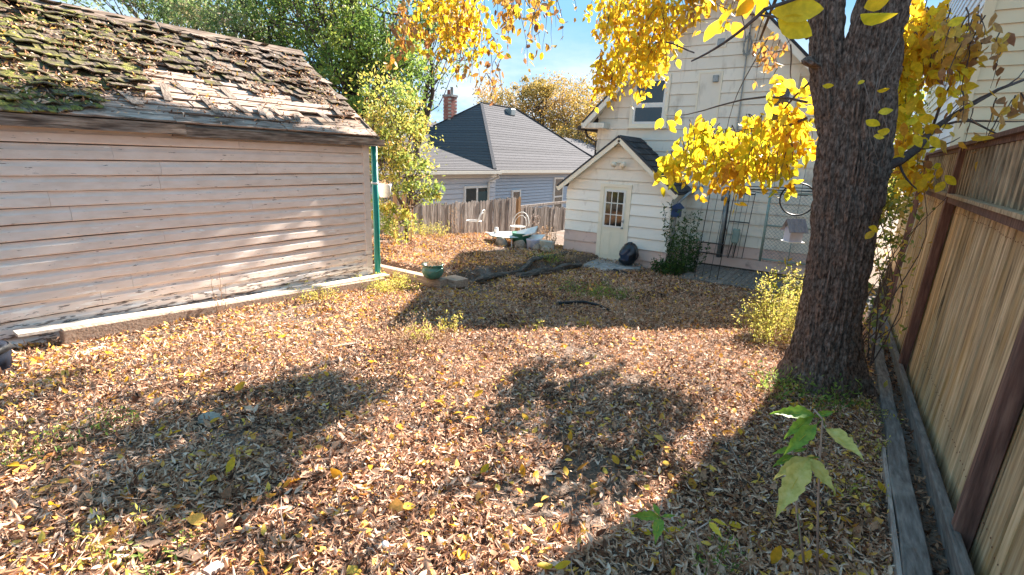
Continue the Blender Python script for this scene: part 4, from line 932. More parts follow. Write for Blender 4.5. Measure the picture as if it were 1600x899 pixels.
# ================================================================ patio furniture
tp = ony(795, 366, 11.6)
tz = tp[2]; gzt = gz(tp[0], tp[1])
tb = thing('patio_table', 'round white patio table with green rim among junk', 'table', (tp[0], tp[1], gzt))
MB().lathe([(0, .0), (.52, .0), (.56, -.012), (.56, -.035), (.5, -.04), (0, -.03)], (tp[0], tp[1], tz), 36).build('table_top', M['white_paint'], tb)
MB().lathe([(.562, -.012), (.575, -.022), (.562, -.036)], (tp[0], tp[1], tz), 36).build('rim', M['green_plastic'], tb, smooth=True)
for a in (.7, 2.3, 3.9, 5.5): MB().tube([(tp[0]+.42*math.cos(a), tp[1]+.42*math.sin(a), tz-.03), (tp[0]+.50*math.cos(a), tp[1]+.50*math.sin(a), gzt-.02)], .016, 6).build('leg', M['white_paint'], tb)
def hoop_chair(label, c, yaw, back=.44):
    t = thing('patio_chair', label, 'chair', tuple(c), 'white wire patio chairs by the round table'); c = np.array(c)
    Rz = np.array([[math.cos(yaw), -math.sin(yaw), 0], [math.sin(yaw), math.cos(yaw), 0], [0, 0, 1]])
    f = lambda x, y, z: c+Rz @ np.array([x, y, z])
    MB().tube([f(.22*math.cos(a), .22*math.sin(a), .43) for a in np.linspace(0, 6.283, 20)], .012, 6).build('seat_ring', M['white_paint'], t, smooth=True)
    mb = MB()
    for k in range(-3, 4): mb.tube([f(k*.055, -(.0484-(k*.055)**2)**.5, .43), f(k*.055, (.0484-(k*.055)**2)**.5, .43)], .004, 4)
    mb.build('seat', M['white_paint'], t)
    MB().tube([f(-.28*math.cos(a), -.20-.10*math.sin(a), .43+back*math.sin(a)) for a in np.linspace(0, math.pi, 18)], .012, 6).build('backrest', M['white_paint'], t, smooth=True)
    MB().tube([f(-.20*math.cos(a), -.20-.07*math.sin(a), .43+back*.75*math.sin(a)) for a in np.linspace(0, math.pi, 18)], .007, 5).build('inner_hoop', M['white_paint'], t, smooth=True)
    for sx_ in (-.18, .18):
        for sy_ in (-.16, .18): MB().tube([f(sx_, sy_, .43), f(sx_*1.15, sy_*1.2, 0)], .010, 5).build('leg', M['white_paint'], t)
c1 = ony(740, 378, 11.7); hoop_chair('white hooped wire chair left of the round patio table', (c1[0], c1[1], gz(c1[0], c1[1])), 1.9, .34)
c2 = ony(808, 372, 12.5); hoop_chair('white hooped wire chair behind the round patio table', (c2[0], c2[1], gz(c2[0], c2[1])), 3.3, .40)
v = np.array([tp[0]-.33, tp[1]-.15, tz]); setp(MB().lathe([(0, 0), (.075, 0), (.06, .12), (.045, .17), (0, .175)], v, 14).build('lantern', M['white_paint'], smooth=True), 'small white cone shaped lamp on the patio table', 'lamp')
v = np.array([tp[0]+.05, tp[1]+.15, tz+.015]); setp(MB().beam(v, v+[.22, .05, 0], .10, .02).build('trowel', M['rust']), 'small rusty tray lying on the patio table', 'tray')
j = ony(832, 372, 11.5)
setp(MB().beam(j+[-.55, 0, .02], j+[.05, .1, .22], .34, .03, up=(0, -.5, 1)).build('white_board', M['white_paint']), 'white board propped aslant against the table right side', 'board')
setp(MB().beam(j+[-.45, .1, -.05], j+[.22, .2, .03], .30, .025, up=(0, -.3, 1)).build('white_board', M['white_paint']), 'lower white board lying flat right of the patio table', 'board')
g0 = gz(j[0], j[1]); setp(MB().lathe([(0, 0), (.15, 0), (.18, .28), (.19, .30), (.17, .30), (0, .27)], (j[0]+.02, j[1], g0), 20).build('bucket', M['lilac_wood'], smooth=True), 'pale blue white bucket under the propped boards', 'bucket')
setp(MB().lathe([(0, 0), (.22, 0), (.27, .40), (.29, .42), (.26, .42), (0, .36)], (j[0]-.42, j[1]+.1, g0), 20).build('tub', M['green_plastic'], smooth=True), 'dark green plastic tub beneath the patio table', 'tub')
for n_i, (px_, py_, r_, lb) in enumerate([(783, 388, .17, 'rounded grey stone at the left under the patio table'), (812, 388, .20, 'tall pale stone in the middle below the table'), (835, 391, .19, 'broad tan stone right of the middle by the bucket'), (853, 395, .14, 'small grey stone at the right end of the row')]):
    q = onz(px_, py_, -.76); rock('stone', lb, (q[0], q[1], gz(q[0], q[1])+.08), (r_, r_*.7, r_*.9), 'stone', n_i*3+2, group='stones along the back of the raised bed')
q0, q1 = onx(840, 378, -8.9), onx(878, 391, -8.2)
setp(MB().box((min(q0[0], q1[0])-.5, 12.3, -1.0), (-6.95, 12.45, -.62)).build('low_wall', M['dirt_white'], bevel=.02), 'low pale wall between the junk pile and the entry', 'wall')
wr = onx(836, 343, -8.6); t = thing('wire_wreath', 'tangled rusty wire ornament standing before the fence', 'ornament', tuple(wr))
for k in range(4):
    cxx = wr+np.array([0, .12*(k-1.5), .05*math.sin(k*2)]); MB().tube([cxx+[.02*math.sin(a*3), .13*math.cos(a), .13*math.sin(a)] for a in np.linspace(0, 6.28, 18)], .007, 5, cap=False).build('ring', M['pale_twig'], t, smooth=True)
MB().tube([wr+[0, 0, -.1], wr+[0, 0, -1.0]], .012, 5).build('stake', M['pale_twig'], t)

# ================================================================ black hose piece, wood scraps in the yard
mb = MB(); mb.tube([gpt(872, 474, .05), gpt(890, 473, .05), gpt(912, 472, .07), gpt(935, 477, .05), gpt(955, 487, .02)], .024, 8)
setp(mb.build('corrugated_pipe', M['black_rubber'], smooth=True), 'curved black drain hose half buried in the shaded leaves', 'pipe')
def scrap(name, label, px0, py0, px1, py1, w, th, mat, lift=.03, cat='board', up=(0, 0, 1), seg=6):
    a, b = gpt(px0, py0, lift), gpt(px1, py1, lift); d_ = b-a; s_ = np.cross(d_/np.linalg.norm(d_), up); s_ /= np.linalg.norm(s_)
    mb = MB(); vs = []
    for k in range(seg+1):
        t = k/seg; c_ = a+d_*t; ww = w/2*(.8+.4*vn(k*1.3, px0*.1)); u_ = np.array([0, 0, 1.])
        vs += [c_-s_*ww, c_+s_*ww, c_+s_*ww-u_*th, c_-s_*ww-u_*th]
    mb.add(vs, [(k*4+q, k*4+(q+1) % 4, (k+1)*4+(q+1) % 4, (k+1)*4+q) for k in range(seg) for q in range(4)]+[(0, 3, 2, 1), tuple(seg*4+q for q in range(4))])
    return setp(mb.build(name, M[mat]), label, cat)
scrap('broken_board', 'pale split board scrap near the garage plank end', 128, 552, 165, 541, .10, .02, 'dirt_white')
pm('rusty_tan', [(.05, .03, .02), (.12, .075, .05), (.19, .125, .085)], noise=14, rough=.85, bump=.4, vary=.1)
scrap('tin_scrap', 'crumpled rusty tan scrap lying in the front shade', 222, 838, 246, 850, .075, .004, 'rusty_tan', .045, 'scrap', up=(.2, .3, 1))
scrap('tin_scrap', 'larger curved brown scrap right of the small one in front', 268, 856, 312, 872, .06, .004, 'rusty_tan', .045, 'scrap', up=(-.3, .2, 1))
scrap('wood_chip', 'short striped wood chip at the bottom left edge', 322, 893, 345, 878, .045, .015, 'grey_wood', .07, 'wood')
scrap('twig_board', 'thin pale stick half covered by leaves near the weeds', 520, 541, 568, 533, .05, .015, 'timber', .04, 'stick')
q = gpt(328, 655, .01); rock('stone', 'flat grey stone among shaded leaves at left', q, (.085, .07, .03), 'stone', 4)
q = gpt(602, 851, .02); rock('pebble', 'white pebble on the leaves near the bottom edge', q, (.022, .018, .014), 'white_paint', 6)
q = gpt(374, 528, .02); rock('pebble', 'pale chip of stone near the garage timber', q, (.07, .03, .02), 'dirt_white', 9)
# dark blue wheel at the far left edge
wc = gpt(-22, 566, .10); wh = thing('bin_wheel', 'dark blue rounded bin base at the left picture edge', 'bin', tuple(wc))
MB().lathe([(0, -.16), (.13, -.16), (.15, -.12), (.16, .10), (.14, .14), (0, .15)], wc, 20).build('tub', M['bin_blue'], wh, smooth=True)
MB().lathe([(.155, .08), (.18, .10), (.155, .13)], wc, 20).build('rim', M['black_rubber'], wh, smooth=True)

# ================================================================ RIGHT FENCE
FXR = .775
rf_ = thing('board_fence', 'tall tan board fence with lattice top along the right side', 'fence', (FXR, 5, -.3))
def xr(z): return FXR+.03*(z+.3)
y = .6; k = 0
def fbase(y): return float(-.085*min(y, 11)-.08)
while y < 10.6:
    w = random.choice((.095, .12, .14, .14)); zb_ = fbase(y)+.05; off = random.uniform(0, .014)
    mb = MB(); vs = []
    for d_ in (0, .02):
        for (yy, zz) in ((y, zb_), (y+w, zb_), (y+w, 1.37), (y, 1.37)): vs.append((xr(zz)+off+d_, yy, zz))
    mb.add(vs, [(0, 1, 2, 3), (7, 6, 5, 4), (0, 4, 5, 1), (1, 5, 6, 2), (2, 6, 7, 3), (3, 7, 4, 0)]); mb.build('board', M['fence_board'], rf_); y += w+.007; k += 1
for yp in (3.16, 6.95, 10.7):
    mb = MB(); vs = []
    for zz in (fbase(yp)-.2, 1.97):
        for xx, yy in ((-.085, -.005), (-.003, -.005), (-.003, .085), (-.085, .085)): vs.append((xr(zz)+xx, yp+yy, zz))
    mb.add(vs, [(0, 1, 2, 3), (7, 6, 5, 4), (0, 4, 5, 1), (1, 5, 6, 2), (2, 6, 7, 3), (3, 7, 4, 0)]); mb.build('post', M['fence_post'], rf_, bevel=.004)
    MB().box((FXR-.045, yp+.085, fbase(yp)), (FXR-.002, yp+.115, 1.33)).build('batten', M['fence_board'], rf_)
for z0, z1, w0, m_ in ((1.36, 1.42, .07, 'fence_post'), (1.421, 1.45, .09, 'lattice'), (1.88, 1.92, .05, 'fence_post'), (1.921, 1.955, .09, 'fence_post')):
    for ya, yb in ((.6, 3.155), (3.246, 6.945), (7.036, 10.69)):
        MB().box((xr(z0)-w0, ya, z0), (xr(z0)+.03, yb, z1)).build('rail', M[m_], rf_)
y = .62
while y < 10.6:
    if not any(yp-.03 < y < yp+.11 for yp in (3.16, 6.95)):
        MB().box((xr(1.6)-.030, y, 1.451), (xr(1.6)-.012, y+.080, 1.879)).build('lattice_slat', M['lattice'], rf_)
    y += .165
y = .6  # dark boards added behind the lattice so its gaps look shaded
while y < 10.6:
    MB().box((FXR+.13, y, 1.30), (FXR+.15, y+.135, 1.88)).build('gap_backing', M['dark_wood'], rf_); y += .14
nl_ = MB()
for k in range(150):
    yy = .66+k*.066
    for zz in (.04, 1.28): 
        yj = yy+random.uniform(-.01, .01); zj = zz+random.uniform(-.015, .015)-.02*yy*(zz < .5); xx = xr(zj)-.002
        nl_.add([(xx, yj-.005, zj-.005), (xx, yj+.005, zj-.005), (xx, yj+.005, zj+.005), (xx, yj-.005, zj+.005), (xx-.004, yj, zj)], [(0, 1, 4), (1, 2, 4), (2, 3, 4), (3, 0, 4)])
setp(nl_.build('nail_heads', M['rust'], rf_), kind='stuff')
MB().box((FXR+.09, .6, 1.0), (FXR+.13, 10.6, 1.09)).build('back_rail', M['fence_post'], rf_)
# base timbers
for (xa, xb, ya, yb, top, nm) in ((.47, .585, .5, 4.35, .15, 'near dark timber curb lying at the foot of the fence'), (.49, .60, 4.38, 9.8, .12, 'far dark timber curb continuing past the trunk along fence')):
    z0, z1 = fbase(ya)+top, fbase(yb)+top
    mb = MB(); n = 12; vs = []
    for k in range(n+1):
        t = k/n; yy = ya+(yb-ya)*t; zz = z0+(z1-z0)*t+.006*math.sin(k*2.1); j = .006*math.sin(k*1.7)
        vs += [(xa+j, yy, zz-.30), (xb+j, yy, zz-.30), (xb+j, yy, zz), (xa+j, yy, zz)]
    mb.add(vs, [(k*4+q, k*4+(q+1) % 4, (k+1)*4+(q+1) % 4, (k+1)*4+q) for k in range(n) for q in range(4)]+[(0, 3, 2, 1), tuple(n*4+q for q in range(4))])
    setp(mb.build('curb_timber', M['slate_timber'], bevel=.006), nm, 'timber')
MB_ = MB().beam((FXR-.075, .5, fbase(.5)+.13), (FXR-.075, 10.6, fbase(10.6)+.13), .05, .16); MB_.build('kickboard', M['slate_timber'], rf_, bevel=.006)
# pale board face on the outer side of the near curb
setp(MB().beam((.455, .5, fbase(.5)+.04), (.455, 4.3, fbase(4.3)+.04), .02, .19).build('edging_board', M['grey_wood']), 'pale worn board facing the near dark curb timber', 'board')
# debris between the timbers
lf = Leaves(); n = 1500; yy = rng.uniform(.6, 9.5, n); P = np.column_stack([rng.uniform(.58, .72, n), yy, -.085*yy-.03+rng.random(n)*.05])
lf.add(P, rvec(n)*[1, 1, .4], rvec(n)+[0, 0, 1.5], rng.uniform(.03, .07, n), .022, rng.random(n)*.35, cx=1.1, cl=.5, **SIMPLE)
setp(lf.build('gutter_leaves', M['litter']), 'dark dead leaves packed between the curb and fence', 'leaves', kind='stuff')

# ================================================================ NEIGHBOUR HOUSE (left back)
NX = -13.0
nb = thing('neighbour_house', 'blue grey house with grey hip roof beyond the picket fence', 'house', (NX, 20, -1.2))
EZ = 1.10; EX = -12.72
MB().box((-22, 17.6, -1.6), (NX-.06, 29.2, 1.02)).build('wall', M['blue_siding'], nb)
MB().box((-21, 9.5, -1.6), (NX+.09, 17.6, 1.02)).build('wing_wall', M['pale_blue_siding'], nb)
z = -1.5; i = 0
while z < 1.0:
    mb = MB(); lap(mb, (NX, 0, 0), Yp, Xp, 17.6, 29.2, z, z+.120, p0=.03); mb.build('siding_board', M['blue_siding'], nb); z += .14
z = -1.5
while z < .80:
    mb = MB(); lap(mb, (NX+.15, 0, 0), Yp, Xp, 9.5, 17.58, z, z+.172, p0=.03); mb.build('siding_board', M['pale_blue_siding'], nb); z += .19
MB().box((NX+.14, 9.5, .80), (NX+.19, 17.6, 1.0)).build('frieze_board', M['gutter'], nb)
# hip roof main
cA = np.array([EX, 17.35, EZ]); apx = np.array([-17.0, 21.85, 4.29]); rdg = np.array([-17.0, 25.0, 4.29]); cB = np.array([EX, 29.45, EZ]); cC = np.array([-21.3, 17.35, EZ]); cD = np.array([-21.3, 29.45, EZ])
mb = MB(); mb.add([cA, apx, rdg, cB, cC, cD], [(0, 3, 2, 1), (4, 0, 1), (4, 1, 2, 5), (5, 2, 3)]); nroof = mb.build('roof', M['grey_shingle'], nb)
def courses(A_, B_, C_, D_, n, mat, parent, nmin=1):
    """shingle course strips on quad A(eave start) B(eave end) C(top end) D(top start)"""
    A_, B_, C_, D_ = [np.array(q, float) for q in (A_, B_, C_, D_)]; nn = np.cross(B_-A_, D_-A_); nn /= np.linalg.norm(nn); nn = nn if nn[2] > 0 else -nn
    for k in range(n):
        t0, t1 = k/n, (k+1)/n; a, b = A_+(D_-A_)*t0, B_+(C_-B_)*t0; c_, d_ = B_+(C_-B_)*t1, A_+(D_-A_)*t1
        mb = MB(); mb.add([a+nn*.022, b+nn*.022, c_+nn*.010, d_+nn*.010, a, b], [(0, 1, 2, 3), (4, 5, 1, 0)]); mb.build('shingle_course', mat, parent)
courses(cA, cB, rdg, apx, 26, M['grey_shingle'], nroof)
courses(cC, cA, apx, apx, 26, M['grey_shingle'], nroof)
for p, q in ((cA, apx), (apx, rdg), (rdg, cB), (cC, apx)): MB().beam(p+[0, 0, .05], q+[0, 0, .03], .14, .04).build('ridge_cap', M['grey_shingle'], nroof)
# wing roof (lower pitch)
def planehit(px, py, p0, nn): r = ray(px, py); return CAM+r*(np.dot(p0-CAM, nn)/np.dot(r, nn))
nfront = np.cross(cA-cC, apx-cC); nfront /= np.linalg.norm(nfront)
k1 = planehit(676, 226, cC, nfront); k2 = planehit(686, 192, cC, nfront)
wA = np.array([EX+.16, 9.3, EZ-.02]); wB = np.array([EX+.16, 17.5, EZ-.02])
slope = (k1[2]-EZ)/(EX-k1[0]); wC = np.array([k1[0], k1[1]+.1, k1[2]]); wD = np.array([k1[0], 9.3, k1[2]])
r2A = wD; r2B = wC; r2C = np.array([k2[0]-.3, k2[1]+.3, k2[2]]); r2D = np.array([k2[0]-.3, 9.3, k2[2]])
mb = MB(); mb.add([wA, wB, wC, wD, r2C, r2D], [(0, 1, 2, 3), (3, 2, 4, 5)]); wroof = mb.build('wing_roof', M['grey_shingle'], nb)
courses(wA, wB, wC, wD, 18, M['grey_shingle'], wroof); courses(r2A, r2B, r2C, r2D, 8, M['grey_shingle'], wroof)
MB().box((EX-.05, 17.62, .98), (EX+.07, 29.4, 1.10)).build('gutter', M['gutter'], nb); MB().box((EX+.12, 9.3, .96), (EX+.25, 17.5, 1.07)).build('gutter', M['gutter'], nb)
MB().tube([(EX+.18, 17.3, .96), (EX+.14, 17.42, .82), (NX+.24, 17.0, .62), (NX+.22, 16.95, -1.3)], .05, 8).build('downspout', M['gutter'], nb, smooth=True)
MB().box((NX, 17.62, .90), (EX-.05, 29.4, .97)).build('soffit', M['gutter'], nb)
def side_window(px0, py0, px1, py1, x, zbot, split=None, horiz=False):
    a = onx(px0, py0, x); b = onx(px1, py1, x); y0, y1 = a[1], b[1]; zt_ = (a[2]+onx(px1, py0, x)[2])/2
    f = MB(); c_ = .09
    for q in ((y0-c_, zbot, y0, zt_+c_), (y1, zbot, y1+c_, zt_+c_), (y0, zt_, y1, zt_+c_), (y0, zbot, y1, zbot+.05)): f.box((x-.03, q[0], q[1]), (x+.045, q[2], q[3]))
    w = f.build('window', M['white_trim'], nb)
    MB().box((x-.02, y0, zbot), (x+.02, y1, zt_)).build('pane', M['dark_glass'], w)
    if split: MB().box((x-.01, y0+(y1-y0)*split-.05, zbot), (x+.035, y0+(y1-y0)*split+.05, zt_)).build('mullion', M['white_trim'], w)
    if horiz: zz = zbot+(zt_-zbot)*horiz; MB().box((x-.01, y0, zz-.04), (x+.035, y1, zz+.04)).build('meeting_rail', M['white_trim'], w)
    return w
w_ = side_window(727, 294, 760, 312, NX+.17, -.7, split=.52)
side_window(801, 300, 811, 310, NX+.03, -.6); side_window(867, 280, 876, 328, NX+.03, -1.2, horiz=.52)
cu = onx(745, 295, NX+.17); MB().box((NX+.192, cu[1], -.7), (NX+.2, cu[1]+.7, .25)).build('curtain', M['teal_glass'], w_)
# chimney
ch = planehit(703, 190, cC, nfront)+np.array([-.3, .35, 0])
cz0, cz1 = ch[2]-.8, ony(703, 152, ch[1])[2]; cw = .24
chim = MB().box((ch[0]-cw, ch[1]-cw, cz0), (ch[0]+cw, ch[1]+cw, cz1)).build('chimney', M['dirt_white'], nb)
rowz = cz0+.5; k = 0; base_b = MB().box((-.125, -.06, -.036), (.125, .06, .036)).mesh('brick'); base_b.materials.append(M['brick'])
while rowz < cz1:
    for side in range(4):
        for j in range(2):
            u = -cw+.125+.0+j*.235+(.06 if k % 2 else 0)
            if u > cw-.08: continue
            P_ = {0: (ch[0]+u, ch[1]-cw+.045), 1: (ch[0]+cw-.045, ch[1]+u), 2: (ch[0]+u, ch[1]+cw-.045), 3: (ch[0]-cw+.045, ch[1]+u)}[side]
            o = link('brick', base_b, None, chim, (P_[0], P_[1], rowz)); o.rotation_euler = (0, 0, (side % 2)*math.pi/2)
    rowz += .082; k += 1
MB().box((ch[0]-cw-.05, ch[1]-cw-.05, cz1), (ch[0]+cw+.05, ch[1]+cw+.05, cz1+.1)).build('cap', M['concrete'], chim)
for dx_, hh in ((-.10, .22), (.11, .34)): MB().lathe([(.09, 0), (.07, hh), (.10, hh+.03), (.06, hh+.03)], (ch[0]+dx_, ch[1], cz1+.1), 12).build('flue', M['brick'] if dx_ < 0 else M['galvanized'], chim, smooth=True)
rv = planehit(797, 178, cA, np.cross(cB-cA, apx-cA)/np.linalg.norm(np.cross(cB-cA, apx-cA)))
MB().box((rv[0]-.22, rv[1]-.22, rv[2]-.1), (rv[0]+.22, rv[1]+.22, rv[2]+.25)).build('roof_vent', M['galvanized'], nroof, bevel=.03)
# lower back roof further right
mb = MB(); a0 = np.array([EX, 29.5, EZ]); mb.add([(EX+.5, 29.3, EZ), (EX+.5, 36, EZ), (-16.5, 36, 3.0), (-16.5, 29.3, 3.0), (EX+.5, 29.3, EZ-2.6), (EX+.5, 36, EZ-2.6), (-16.5, 29.3, EZ-2.6)], [(0, 1, 2, 3), (4, 5, 1, 0), (6, 4, 0, 3)]); mb.build('back_roof', M['grey_shingle'], nb)

# ================================================================ RIGHT NEIGHBOUR BUILDING
RYF = 11.2; cR = ony(1520, 110, RYF); RX0 = cR[0]
rb = thing('right_building', 'beige sided building rising behind the fence at top right', 'house', (RX0, RYF, -1))
MB().box((RX0, RYF+.02, -1.2), (RX0+9, RYF+9, 7.5)).build('wall', M['beige_siding'], rb)
z = .9
while z < 7.3:
    mb = MB(); lap(mb, (RX0, RYF, 0), Xp, -Yp, -.02, 7, z, z+.198, p0=.028); mb.build('siding_board', M['beige_siding'], rb)
    mb = MB(); lap(mb, (RX0, RYF, 0), Yp, -Xp, 0, 9, z, z+.198, p0=.028); mb.build('siding_board', M['bright_white_siding'], rb); z += .2
MB().box((RX0-.05, RYF-.05, .5), (RX0+.08, RYF+.08, 7.4)).build('corner_board', M['beige_siding'], rb)
mb = MB(); mb.add([(RX0-.5, RYF-.5, 7.2), (RX0+9, RYF-.5, 7.2), (RX0+9, RYF+9, 7.2), (RX0-.5, RYF+9, 7.2), (RX0+4, RYF+2, 9.5), (RX0+4, RYF+6, 9.5)], [(0, 1, 4), (1, 2, 5, 4), (2, 3, 5), (3, 0, 4, 5), (3, 2, 1, 0)]); mb.build('roof', M['grey_shingle'], rb)

# ================================================================ TREES
def limb(mb, p, q, r0, r1, wob=.08, n=7, sides=6):
    p = np.array(p, float); q = np.array(q, float); L_ = np.linalg.norm(q-p); off = rvec(1)[0]*wob*L_; off2 = rvec(1)[0]*wob*.5*L_; pts = []
    for k in range(n+1):
        t = k/n; pts.append(p*(1-t)+q*t+off*math.sin(math.pi*t)+off2*math.sin(2*math.pi*t))
    mb.tube(pts, [r0+(r1-r0)*k/n for k in range(n+1)], sides); return pts
def bg_tree(name, label, cat, base, trunk_r, blobs, nleaf, lsize, leafm, group=None, clump=.17, ncl=40, forks=1.0, hang=0.0, bark='branch_bark', sparse=None, twigs=1.0):
    """blobs: list of (center, (rx,ry,rz), weight)"""
    t = thing(name, label, cat, tuple(base), group); tr = MB(); base = np.array(base, float)
    zs = [b[0][2] for b in blobs]; topc = np.array(blobs[0][0], float)
    for b in blobs[1:]: topc = topc+np.array(b[0])
    topc /= len(blobs); fork = base+(topc-base)*np.array([.5, .5, .45])
    limb(tr, base-[0, 0, .2], fork, trunk_r, trunk_r*.7, .05, 8, 8)
    lv = Leaves(); W_ = sum(b[2] for b in blobs); br = MB()
    for c, rad, w in blobs:
        c = np.array(c, float); rad = np.array(rad, float)
        mid = limb(br, fork, c, trunk_r*.55, trunk_r*.16, .10, 6, 6)
        nc = max(4, int(ncl*w)); v = rvec(nc)*(.35+.65*rng.random((nc, 1))**.5); cc = c+v*rad
        for q in cc:
            s_ = mid[random.randint(2, len(mid)-1)]
            if random.random() < twigs: limb(br, s_, q, trunk_r*.10+.008, .006, .12, 4, 4)
        per = max(1, int(nleaf*w/W_/nc)); cl_s = clump*float(np.mean(rad))
        sz = rng.uniform(.5, 1.5, nc)
        P = np.repeat(cc, per, 0)+rng.normal(size=(nc*per, 3))*np.repeat(sz, per)[:, None]*cl_s*[1, 1, .8]
        m = len(P); cr_ = np.repeat(rng.random(nc), per)
        d_ = rvec(m)+[0, 0, -hang]; rr = np.clip(cr_*.6+rng.random(m)*.4+.12*(P[:, 2]-c[2])/rad[2], 0, 1)
        lv.add(P, d_, rvec(m)+[0, 0, .6], rng.uniform(.6, 1.3, m)*lsize, rng.uniform(.35, .6, m)*lsize, rr, cx=.5, cl=.4, ts=(0, 1) if False else (0, .5, 1), ws=(.05, 1, 0))
    tr.build('trunk', M[bark], t, smooth=True); br.build('limbs', M[bark], t, smooth=True)
    o = setp(lv.build('crown', M[leafm], t), kind='stuff'); return t
def P3(px, py, d): return tuple(atd(px, py, d))
gb = lambda p, z=-1.2: (p[0], p[1], z)
# trees behind the garage
c1_ = P3(560, 30, 17); bg_tree('green_tree', 'tall bright green tree beyond the garage roof end', 'tree', gb(c1_), .22,
    [(P3(540, 60, 17), (2.3, 2.3, 2.4), 1.2), (P3(600, 20, 17), (1.6, 1.6, 2.6), .7), (P3(500, 20, 17.5), (2.2, 2.2, 2.4), 1), (P3(555, 140, 16.5), (1.9, 1.9, 1.8), .9), (P3(600, 110, 16), (1.2, 1.2, 1.5), .4), (P3(560, -60, 17), (3, 3, 2), .6)], 19000, .14, 'green_leaf', clump=.15, ncl=34)
c1_ = P3(400, 40, 19); bg_tree('dark_green_tree', 'darker green tree behind the middle of the garage ridge', 'tree', gb(c1_), .25,
    [(P3(420, 40, 19), (2.6, 2.6, 2.0), 1), (P3(360, 30, 20), (2.2, 2.2, 1.8), .8), (P3(450, 90, 19), (2.2, 2.2, 1.6), .7), (P3(430, -40, 19), (3, 3, 2), .5)], 12000, .15, 'far_green_leaf', clump=.15, ncl=28)
c1_ = P3(250, 10, 24); bg_tree('thin_tree', 'thin leaved brownish tree behind the left garage roof', 'tree', gb(c1_), .25,
    [(P3(330, 30, 24), (1.6, 1.6, 1.8), .6), (P3(270, 15, 24), (2.2, 2.2, 1.3), .6), (P3(190, 0, 25), (2.4, 2.4, 1.2), .5), (P3(290, -40, 24), (4, 4, 1.6), .6)], 8000, .16, 'far_green_leaf', clump=.2, ncl=24)
c1_ = P3(640, 60, 20); bg_tree('grey_willow', 'sparse grey green tree with bare twigs above the chimney', 'tree', gb(c1_), .18,
    [(P3(650, 50, 20), (1.7, 1.7, 1.8), .7), (P3(690, 90, 20), (1.2, 1.2, 1.3), .35), (P3(640, 120, 20), (.9, .9, 1.3), .3), (P3(660, -40, 20), (2.4, 2.4, 2), .5)], 4200, .13, 'far_green_leaf', clump=.2, ncl=34)
# brown trees behind the neighbour
bg_tree('brown_tree', 'bushy olive and brown tree behind the grey hip roof', 'tree', gb(P3(850, 200, 42), -1), .3,
    [(P3(850, 170, 42), (3.2, 3.2, 2.0), 1), (P3(800, 165, 43), (2.6, 2.6, 1.5), .6), (P3(890, 190, 41), (2.4, 2.4, 2.2), .8), (P3(835, 140, 42), (1.6, 1.6, 1.1), .3), (P3(912, 210, 38), (2.0, 2.0, 1.8), .6)], 15000, .22, 'olive_leaf', clump=.14, ncl=50, twigs=1)
bg_tree('pale_twig_tree', 'pale twiggy half bare tree right of the brown tree', 'tree', gb(P3(930, 180, 45), -1), .3,
    [(P3(925, 165, 45), (2.6, 2.6, 2.0), 1), (P3(880, 145, 46), (2.0, 2.0, 1.4), .5), (P3(770, 150, 46), (1.6, 1.6, 1.2), .3)], 4200, .22, 'olive_leaf', clump=.2, ncl=60, bark='pale_twig')
# greenery in the gap between trunk and fence, far along the side yard
bg_tree('side_yard_tree', 'mixed green and yellow tree seen between trunk and fence', 'tree', (.3, 17, -1), .15,
    [((.5, 17, 2.2), (1.0, 1.6, 1.8), 1), ((.2, 16, .4), (.8, 1.2, 1.1), .8), ((1.4, 19, 3.6), (1.8, 1.8, 1.6), .6)], 7000, .13, 'bush_leaf', clump=.2, ncl=30)
# yellow-green shrub by the garage corner
bp0 = np.array([-8.7, 8.6, -.6])
bg_tree('yellow_shrub', 'tall yellow green shrub growing between garage and picket fence', 'shrub', bp0, .05,
    [(P3(600, 160, 11.5), (.55, .6, .6), .8), (P3(625, 215, 11.2), (.62, .6, .6), 1), (P3(600, 250, 10.8), (.5, .6, .5), .8), (P3(645, 270, 10.6), (.45, .45, .42), .6), (P3(665, 300, 10.6), (.30, .3, .25), .3), (P3(650, 190, 11.4), (.35, .4, .5), .4), (P3(590, 330, 10.8), (.3, .4, .5), .3), (P3(625, 350, 10.8), (.25, .35, .4), .3), (P3(585, 210, 11.2), (.4, .5, .6), .5)],
    7500, .085, 'bush_leaf', clump=.26, ncl=24)

